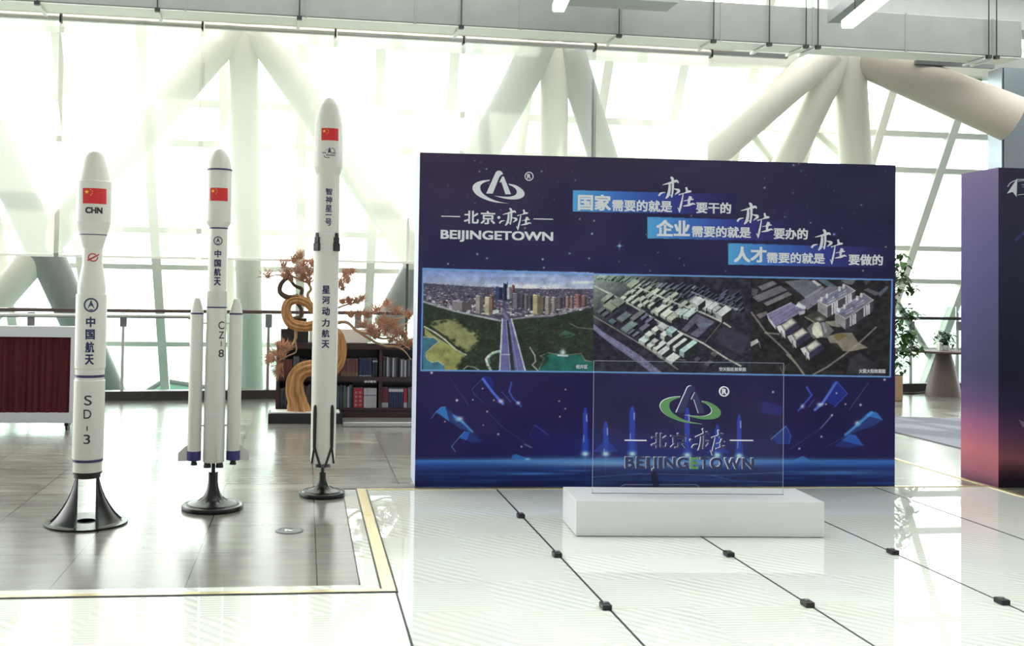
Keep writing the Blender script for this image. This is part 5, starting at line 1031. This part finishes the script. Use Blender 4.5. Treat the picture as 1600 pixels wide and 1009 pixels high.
def book(x, w, z, h, col, label, group, band=None, d=0.2, y=0.03):
    key = (col, band, round(w, 3), round(h, 3))
    loc = (KO[0]+x, KO[1]+y, z)
    if key in protos: t = dup_tree(protos[key], loc, 0, label); t['group'] = group; return t
    t = empty('book', loc, 0, label, 'book', group)
    mb = MB(); mb.box((0.001, 0, 0.0), (w-0.001, d, h)); mb.build('cover', bm_[col], t, 0.002)
    mb = MB(); mb.box((0.004, 0.004, h), (w-0.004, d-0.004, h+0.0012)); mb.build('pages', bm_['pale'], t)
    if band: mb = MB(); (z0, z1, bc) = band; mb.box((0.001, -0.001, h*z0), (w-0.001, 0.0, h*z1)); mb.build('spine_band', bm_[bc], t)
    protos[key] = t; return t
def run(x0, x1, n, ybot, ytop, cols, label, group, band=None, vary=0.0):
    z = kz(ybot); w = (kx(x1)-kx(x0))/n; w0 = round(w, 4)
    for i in range(n):
        h = round(kz(ytop)-z, 3)*(1-vary*[0, 0.5, 0.2, 1.0, 0.7, 0.1][i % 6]); book(kx(x0)+i*w0, w0, z, h, cols[i % len(cols)], label if len(set(cols)) == 1 else label.replace('@', cols[i % len(cols)]), group, band)
U, D = 588, 637
run(435, 455, 4, U, 562, ['rust'], 'rust brown book in a set at the left end of the upper shelf', 'rust books at the left end')
run(456, 466, 2, U, 557, ['grey'], 'grey book beside the rust set on the upper left shelf', 'grey books upper left')
run(467, 484, 5, U, 561, ['dark', 'slate'], '@ book in the upper left bay next to the first partition', 'dark books upper left', vary=0.1)
run(492, 530, 8, U, 560, ['maroon', 'rust'], '@ book on the upper middle shelf behind the tallest rocket', 'books behind the tall rocket')
run(531, 558.5, 6, U, 560, ['rust'], 'rust brown book in the middle of the upper shelf', 'rust books in the middle bay', (0.02, 0.25, 'tan'))
run(559.5, 580, 6, U, 559, ['navy'], 'navy book with white marks in the upper middle bay', 'navy set upper middle', (0.03, 0.08, 'pale'))
run(581, 589, 2, U, 559, ['dark'], 'black book with pale spot at the right of the upper middle bay', 'black books upper middle', (0.8, 0.9, 'pale'))
run(598, 612, 5, U, 556, ['slate', 'dark', 'pale', 'grey', 'dark'], '@ slim book at the left of the upper right bay', 'slim books upper right', vary=0.06)
run(612.5, 622, 3, U, 558, ['pale', 'grey', 'dark'], '@ book in the middle of the upper right bay', 'mid books upper right')
run(623, 650, 9, U, 559, ['dark', 'pale', 'grey', 'pale', 'dark', 'grey'], '@ book towards the board edge in the upper right bay', 'books upper right by the board', vary=0.08)
run(435, 450, 5, D, 606, ['dark', 'slate'], '@ book at the lower left end behind the driftwood', 'dark books lower left', vary=0.08)
run(466, 486, 7, D, 601, ['slate', 'grey', 'tan'], '@ book seen through the arch of the driftwood', 'books through the arch', vary=0.08)
run(492, 530, 9, D, 603, ['slate', 'grey'], '@ book on the lower middle shelf behind the tallest rocket', 'lower books behind the tall rocket')
run(530.5, 551, 7, D, 601, ['slate', 'dark', 'grey', 'slate', 'pale'], '@ book left of the wide red one on the lower shelf', 'grey books beside the red one', vary=0.1)
t = book(kx(551.6), kx(567)-kx(551.6), kz(D), kz(606)-kz(D), 'red', 'wide red boxed book with pale characters on the lower middle shelf', 'red boxed book')
mb = MB(); w_, h_ = kx(567)-kx(551.6), kz(606)-kz(D); rr_ = random.Random(3)
for cxx in (0.25, 0.68):
    for j in range(4): x, z = w_*cxx, h_*(0.1+0.21*j); [mb.box((x-0.014+rr_.random()*0.01, -0.002, z+q*0.009), (x+0.008+rr_.random()*0.012, -0.0005, z+q*0.009+0.004)) for q in range(3)]
mb.build('cover_characters', bm_['white'], t)
run(568, 588.5, 7, D, 606, ['white'], 'white book in a matched set on the lower middle shelf', 'white set lower middle', (0.62, 0.66, 'grey'))
run(595.5, 607, 4, D, 605, ['maroon'], 'maroon book with pale foot in the lower right bay', 'maroon set lower right', (0.02, 0.26, 'pale'))
run(607.5, 631, 6, D, 606, ['navy'], 'navy book with white head band in the lower right bay', 'navy set lower right', (0.82, 0.97, 'white'))
run(631.5, 637, 2, D, 606, ['red'], 'red book with pale foot right of the navy set', 'red books lower right', (0.02, 0.28, 'pale'))
run(638, 650, 3, D, 605, ['grey'], 'grey book at the right end of the lower shelf', 'grey books lower right')
# things on the bookcase
mb = MB(); mb.box((kx(436), 0.03, KT), (kx(479.5), 0.3, kz(514))); mb.box((kx(446), 0.06, kz(514)), (kx(476), 0.26, kz(497)))
tag(mb.build('black_case', 'black_matt'), 'stepped black case on the left end of the bookcase', 'case'); bpy.data.objects['black_case'].location = tuple(KO)
mb = MB(); mb.box((kx(480.5), 0.05, KT), (kx(572.5), 0.28, kz(513)))
o = tag(mb.build('white_box', 'white_paint', None, 0.004), 'flat white box on the bookcase beside the black case', 'box'); o.location = tuple(KO)
# pale low step in front of the bookcase
q0 = floor_at(536, 667); mb = MB(); mb.box((0, 0, 0), (1.4, 0.42, 0.055)); st_ = mb.build('floor_step', 'steel', None, 0.01); st_.location = (q0[0], q0[1], 0); tag(st_, 'low brushed metal step on the floor in front of the bookcase', 'step')
# thin black stand frame
fo = on_plane(633.5, 600, (0, 13.75, 0), np.array([0, 1.0, 0])); fk = depth_of(fo)/FOC; ft = height_at(fo, 341)
tb = empty('frame_stand', (fo[0], fo[1], 0), 0, 'thin black metal frame stand rising behind the bookcase beside the board', 'stand')
mb = MB(); mb.tube([(0, 0, 0), (0, 0, ft), (1.1, 0, ft), (1.1, 0, 0)], 0.018, 4, smooth=False); mb.build('frame_bar', 'black_matt', tb)
for x in (0, 1.1): mb = MB(); mb.box((x-0.03, -0.25, 0), (x+0.03, 0.25, 0.02)); mb.build('foot', 'black_matt', tb)

# ================================================================== DRIFTWOOD BONSAI
TO = floor_at(476, 662); TK = depth_of(TO)/FOC
tr = empty('bonsai_tree', TO, 0, 'looping driftwood bonsai with dry brown needle tufts on a low black tray', 'bonsai')
Z6 = (400, 330, 2.969)
def tp(x, y, d=0.0):
    p = on_plane(x/Z6[2]+Z6[0], y/Z6[2]+Z6[1], (0, TO[1]+0.16+d, 0), np.array([0, 1.0, 0])); return p-TO
q1, q2 = kz(0) if False else height_at(TO, 645), 0
xa, xb = tp(58, 940)[0], tp(398, 940)[0]
mb = MB(); mb.box((xa, 0, 0), (xb, 0.34, height_at(TO, 646))); mb.build('tray', 'black_matt', tr, 0.006)
mb = MB(); mb.box((xa+0.03, 0.03, height_at(TO, 646)), (xb-0.03, 0.31, height_at(TO, 646)+0.012)); mb.build('white_gravel', 'duct_white', tr)
sc_ = lambda r: r/Z6[2]*TK
def limb(name, pts, rad, m, n=14, flute=0):
    P = smooth_line([(*tp(*p), sc_(r)) for p, r in zip(pts, rad)], 8); mb = MB(); mb.tube([q[:3] for q in P], [max(q[3], 0.004) for q in P], n)
    if flute:
        for i, v in enumerate(mb.v[:len(P)*n]):
            c = P[i//n]; f_ = 1-flute*abs(cos(pi*(i % n+0.35*sin(i//n*0.5))/5))**4; mb.v[i] = tuple(np.array(c[:3])+(np.array(v)-c[:3])*f_)
    return mb.build(name, m, tr)
limb('trunk', [(206, 942), (204, 922), (196, 895), (180, 830), (185, 775), (222, 735), (290, 725), (350, 735), (386, 690), (396, 620), (370, 560), (300, 525), (230, 535), (165, 520), (140, 470), (150, 425), (190, 408), (235, 425), (265, 455), (300, 480)], [54, 52, 47, 45, 42, 40, 38, 34, 30, 26, 24, 24, 25, 27, 25, 24, 24, 23, 20, 14], 'drift', 40, 0.3)
limb('root_burl', [(158, 940), (165, 900), (178, 850)], [14, 20, 14], 'drift'); limb('root_burl', [(252, 940), (235, 912), (215, 870), (205, 810)], [14, 16, 12, 8], 'drift')
limb('dark_limb', [(195, 395), (150, 400), (112, 375), (118, 335), (150, 312), (180, 345), (212, 362), (200, 400), (160, 400)], [14, 14, 12, 11, 9, 8, 9, 8, 6], 'drift_dark')
limb('dark_limb', [(165, 500), (205, 490), (210, 455), (190, 425)], [12, 10, 9, 8], 'drift_dark')
brs = [([(265, 455), (240, 390), (255, 360), (235, 320), (215, 260)], [12, 10, 9, 7, 4]), ([(235, 330), (160, 300), (90, 296), (60, 305)], [7, 6, 4, 3]), ([(185, 545), (182, 595), (150, 640), (112, 665)], [10, 8, 6, 3]), ([(182, 595), (186, 650), (150, 670), (95, 700)], [5, 4, 4, 2]),
       ([(360, 520), (420, 515), (470, 555), (520, 565), (580, 545), (640, 505), (690, 490)], [12, 10, 9, 9, 7, 5, 3]), ([(470, 555), (540, 600), (600, 625), (650, 628), (690, 650), (720, 690)], [8, 7, 7, 6, 4, 3]), ([(520, 565), (580, 590), (640, 592), (715, 640)], [6, 6, 5, 3]), ([(300, 480), (400, 440), (470, 420), (500, 405)], [9, 6, 4, 2]), ([(300, 470), (370, 350), (430, 300)], [8, 6, 3]), ([(560, 560), (600, 470), (640, 450)], [5, 4, 2]), ([(650, 545), (700, 520), (722, 510)], [5, 4, 2])]
for P_, r_ in brs: limb('branch', [(x, y, 0.02) for x, y in P_], [q*0.8 for q in r_], 'twig', 8)
rn = random.Random(12)
def tuft(x, y, R, n=130, d=0.0, aim=-pi/2, spread=1.25):
    mb = MB(); R = R*1.75; c = tp(x, y+R*0.42, d); n = 75
    for i in range(n):
        a = aim+rn.gauss(0, spread*0.5); e = rn.uniform(-0.7, 0.7); L_ = sc_(R*rn.uniform(0.6, 1.1)); dv = np.array([cos(a)*cos(e), sin(e), -sin(a)*cos(e)]); b = c+np.array([rn.gauss(0, sc_(R*0.12)), rn.gauss(0, sc_(R*0.12)), rn.gauss(0, sc_(R*0.10))])
        mb.tube([b, b+dv*L_*0.6, b+dv*L_+np.array([0, 0, -0.1*L_])], [0.0026, 0.0024, 0.0012], 3, caps=False, smooth=False)
    return mb.build('needle_tuft', 'needles', tr)
for x, y, R in ((55, 285, 36), (130, 235, 36), (150, 275, 34), (175, 215, 36), (205, 195, 34), (190, 260, 38), (225, 235, 38), (250, 270, 38), (215, 290, 36), (265, 230, 34), (285, 285, 36), (245, 310, 34), (130, 290, 30), (165, 305, 28), (290, 250, 34), (410, 280, 38), (440, 270, 34), (425, 310, 32), (400, 345, 32), (390, 320, 34), (430, 400, 30), (470, 405, 32), (440, 415, 26), (490, 395, 26), (400, 410, 28),
                (440, 470, 32), (480, 465, 30), (515, 470, 30), (495, 515, 36), (560, 440, 36), (605, 420, 30), (650, 450, 34), (545, 525, 38), (580, 505, 38), (610, 500, 40), (640, 515, 38), (600, 545, 40), (650, 550, 40), (570, 560, 36), (625, 580, 38), (680, 560, 36), (695, 590, 34), (712, 475, 30), (715, 600, 32), (550, 570, 30), (665, 600, 34), (530, 545, 30)):
    tuft(x, y, R*0.9, 80, rn.uniform(-0.14, 0.03))
for x, y, R, am in ((120, 605, 34, -2.2), (95, 640, 34, -2.9), (85, 665, 34, 3.3), (130, 650, 34, -2.4), (115, 690, 32, 2.6), (150, 620, 30, -1.9), (75, 660, 30, 3.1), (105, 720, 28, 2.4)): tuft(x, y, R*0.9, 80, rn.uniform(-0.14, 0.0), am, 1.4)

# ================================================================== RIGHT SIDE: TABLE, PLANTS, MAT
EO = floor_at(1474, 618); ek = depth_of(EO)/FOC; ez = lambda y: height_at(EO, y)
ct = empty('cone_table', EO, 0, 'round table with taupe cone pedestal by the railing', 'table')
ztop = ez(547.5); MB().lathe([(44.5*ek, ztop-0.035), (46*ek, ztop-0.02), (46*ek, ztop)], n=56).build('table_top', 'table', ct)
MB().lathe([(26.5*ek, 0), (26*ek, 0.02), (22.5*ek, 0.2), (16.5*ek, 0.48), (11*ek, ztop-0.05), (11*ek, ztop-0.035)], n=48).build('pedestal', 'table', ct)
pk = lambda x, d=0: ((x-1474)*ek, d)
pt = empty('potted_plant', (EO[0]+(1475-1474)*ek, EO[1], ztop), 0, 'small leafy plant in a round white pot on the cone table', 'plant')
MB().lathe([(6.2*ek, 0), (7.4*ek, 0.03), (7.6*ek, 0.085), (7.0*ek, 0.088), (6.8*ek, 0.075)], n=28).build('pot', 'white_paint', pt); MB().lathe([(6.9*ek, 0.072), (0.01, 0.08)], n=24).build('soil', 'soil', pt)
def leafy(name, m, parent, pts, size, seed, n_per=1):
    rn = random.Random(seed); mb = MB()
    for (x, y, z) in pts:
        for _ in range(n_per):
            a = rn.uniform(0, 2*pi); e = rn.uniform(-0.9, 0.5); L_ = size*rn.uniform(0.7, 1.25); d = np.array([cos(a)*cos(e), sin(a)*cos(e), sin(e)]); w = np.cross(d, (0, 0, 1)); w = w/np.linalg.norm(w)*L_*0.26; nn = np.cross(w, d); nn = nn/np.linalg.norm(nn)*L_*0.05
            b = np.array([x, y, z]); m1 = b+d*L_*0.4; m2 = b+d*L_*0.75+np.array([0, 0, -0.06*L_]); tip = b+d*L_+np.array([0, 0, -0.18*L_])
            mb.add([b, m1-w+nn, m1, m1+w+nn, m2-w*0.7+nn, m2, m2+w*0.7+nn, tip], [(0, 2, 1), (0, 3, 2), (1, 2, 5, 4), (2, 3, 6, 5), (4, 5, 7), (5, 6, 7)])
    return mb.build(name, m, parent)
rn = random.Random(4); pts = [(rn.gauss(0, 5.5*ek), rn.gauss(0, 5.5*ek), 0.10+rn.random()*0.21) for _ in range(170)]; leafy('leaves', 'leaf2', pt, pts, 0.085, 5)
mb = MB(); [mb.tube([(0.01*i-0.02, 0, 0.07), (rn.gauss(0, 0.03), rn.gauss(0, 0.03), 0.26)], 0.004, 6) for i in range(5)]; mb.build('stem', 'stem', pt)
o = MB().box((-0.03, -0.03, 0), (0.03, 0.03, 0.13)).build('paper_holder', 'white_paint', None, 0.004); o.location = (EO[0]+(1464.5-1474)*ek, EO[1]-0.06, ztop); tag(o, 'small white holder standing left of the plant on the cone table', 'holder')
FO_ = on_plane(1392, 600, (0, 14.66, 0), np.array([0, 1.0, 0])); fk2 = depth_of(FO_)/FOC; FO_ = np.array([FO_[0], FO_[1], 0]); fz = lambda y: height_at(FO_, y)
fp = empty('potted_tree', FO_, 0, 'tall leafy green plant in a tan pot showing behind the right edge of the board', 'plant')
mb = MB(); hw = 12.5*fk2; mb.box((-hw, -hw, 0), (hw, hw, fz(586))); mb.build('pot', 'pot_tan', fp, 0.01); mb = MB(); mb.box((-hw*0.9, -hw*0.9, fz(586)), (hw*0.9, hw*0.9, fz(586)+0.01)); mb.build('soil', 'soil', fp)
rn = random.Random(9); mb = MB(); mb.tube([(0, 0, fz(590)), (0.03, 0, fz(520)), (0.0, 0.02, fz(450)), (0.04, 0, fz(395))], [0.022, 0.018, 0.014, 0.006], 10)
lp_ = []
for (x, y, R, n) in ((1406, 398, 8, 14), (1405, 412, 8, 14), (1410, 432, 12, 26), (1418, 440, 10, 20), (1424, 450, 8, 16), (1405, 455, 10, 16), (1406, 485, 12, 30), (1414, 492, 12, 30), (1400, 505, 14, 40), (1410, 520, 13, 50), (1416, 530, 13, 50), (1420, 540, 11, 36), (1424, 548, 9, 26), (1403, 548, 12, 36), (1406, 565, 8, 16), (1412, 575, 7, 14), (1385, 470, 20, 60), (1382, 520, 20, 60), (1390, 430, 18, 40), (1388, 560, 16, 30)):
    c = np.array([(x-1392)*fk2, rn.uniform(-0.15, 0.15), fz(y)]); mb.tube([(0.02, 0, c[2]-0.12), c*[0.6, 0.6, 1]-np.array([0, 0, 0.05]), c], [0.008, 0.006, 0.003], 6)
    for _ in range(n): lp_.append(c+np.array([rn.gauss(0, R*fk2*0.5), rn.gauss(0, R*fk2*0.5), rn.gauss(0, R*fk2*0.4)]))
mb.build('trunk', 'stem', fp); leafy('foliage', 'leaf', fp, lp_, 0.12, 6)
mp_ = [floor_at(*q) for q in ((1396, 675), (1512, 704), (1512, 655), (1396, 652))]; mb = MB(); n4 = 4
mb.add([(*p[:2], 0) for p in mp_]+[(*p[:2], 0.012) for p in mp_], [(4, 5, 6, 7), (0, 1, 5, 4), (1, 2, 6, 5), (2, 3, 7, 6), (3, 0, 4, 7), (3, 2, 1, 0)]); tag(mb.build('floor_mat', 'mat_grey'), 'dark grey mat on the floor between the two display boards', 'mat')
mb = MB(); mb.tube(smooth_line([floor_at(x, y)+np.array([0, 0, 0.015]) for x, y in ((1396, 613), (1420, 616), (1440, 614), (1452, 612), (1480, 611), (1500, 616), (1520, 618))], 6), 0.014, 8); tag(mb.build('floor_cable', 'cable'), 'black cable lying on the floor by the cone table', 'cable')

# ================================================================== SMALL FLOOR FITTINGS
cl = ['first seam from the stone island, farthest back', 'first seam from the stone island, in the middle', 'first seam from the stone island, nearest', 'seam starting at the white plinth, under the sign', 'seam starting at the white plinth, nearest', 'seam right of the white plinth, farther back', 'seam right of the white plinth, nearest']
first = None
for (x, y), l_ in zip(((1.543, 7.03), (1.543, 6.0), (1.543, 5.01), (2.602, 5.96), (2.602, 4.99), (3.661, 5.96), (3.661, 4.97)), cl):
    lab = 'small black clamp on the glass floor, '+l_
    if first is None:
        first = empty('floor_clamp', (x, y, 0), 0, lab, 'clamp', 'black clamps on the glass floor seams')
        mb = MB(); mb.box((-0.032, -0.035, 0), (0.018, 0.035, 0.028)); mb.build('clamp_block', 'black_matt', first, 0.006); mb = MB(); mb.lathe([(0.012, 0.028), (0.012, 0.034), (0.006, 0.036)], (-0.006, 0), 14); mb.build('bolt', 'grey_metal', first)
    else: dup_tree(first, (x, y, 0), 0, lab)
d0 = floor_at(452, 829); fd = empty('floor_socket', d0, 0, 'round metal floor socket in the grey tiles before the tallest rocket', 'floor socket'); 
MB().lathe([(0.092, 0), (0.092, 0.004), (0.07, 0.007), (0.066, 0.004)], n=40).build('rim', 'grey_metal', fd); MB().lathe([(0.066, 0), (0.066, 0.003), (0.0005, 0.004)], n=40).build('cover', 'drain', fd); MB().lathe([(0.03, 0.003), (0.03, 0.007), (0.001, 0.008)], n=24).build('cap', 'chrome', fd)
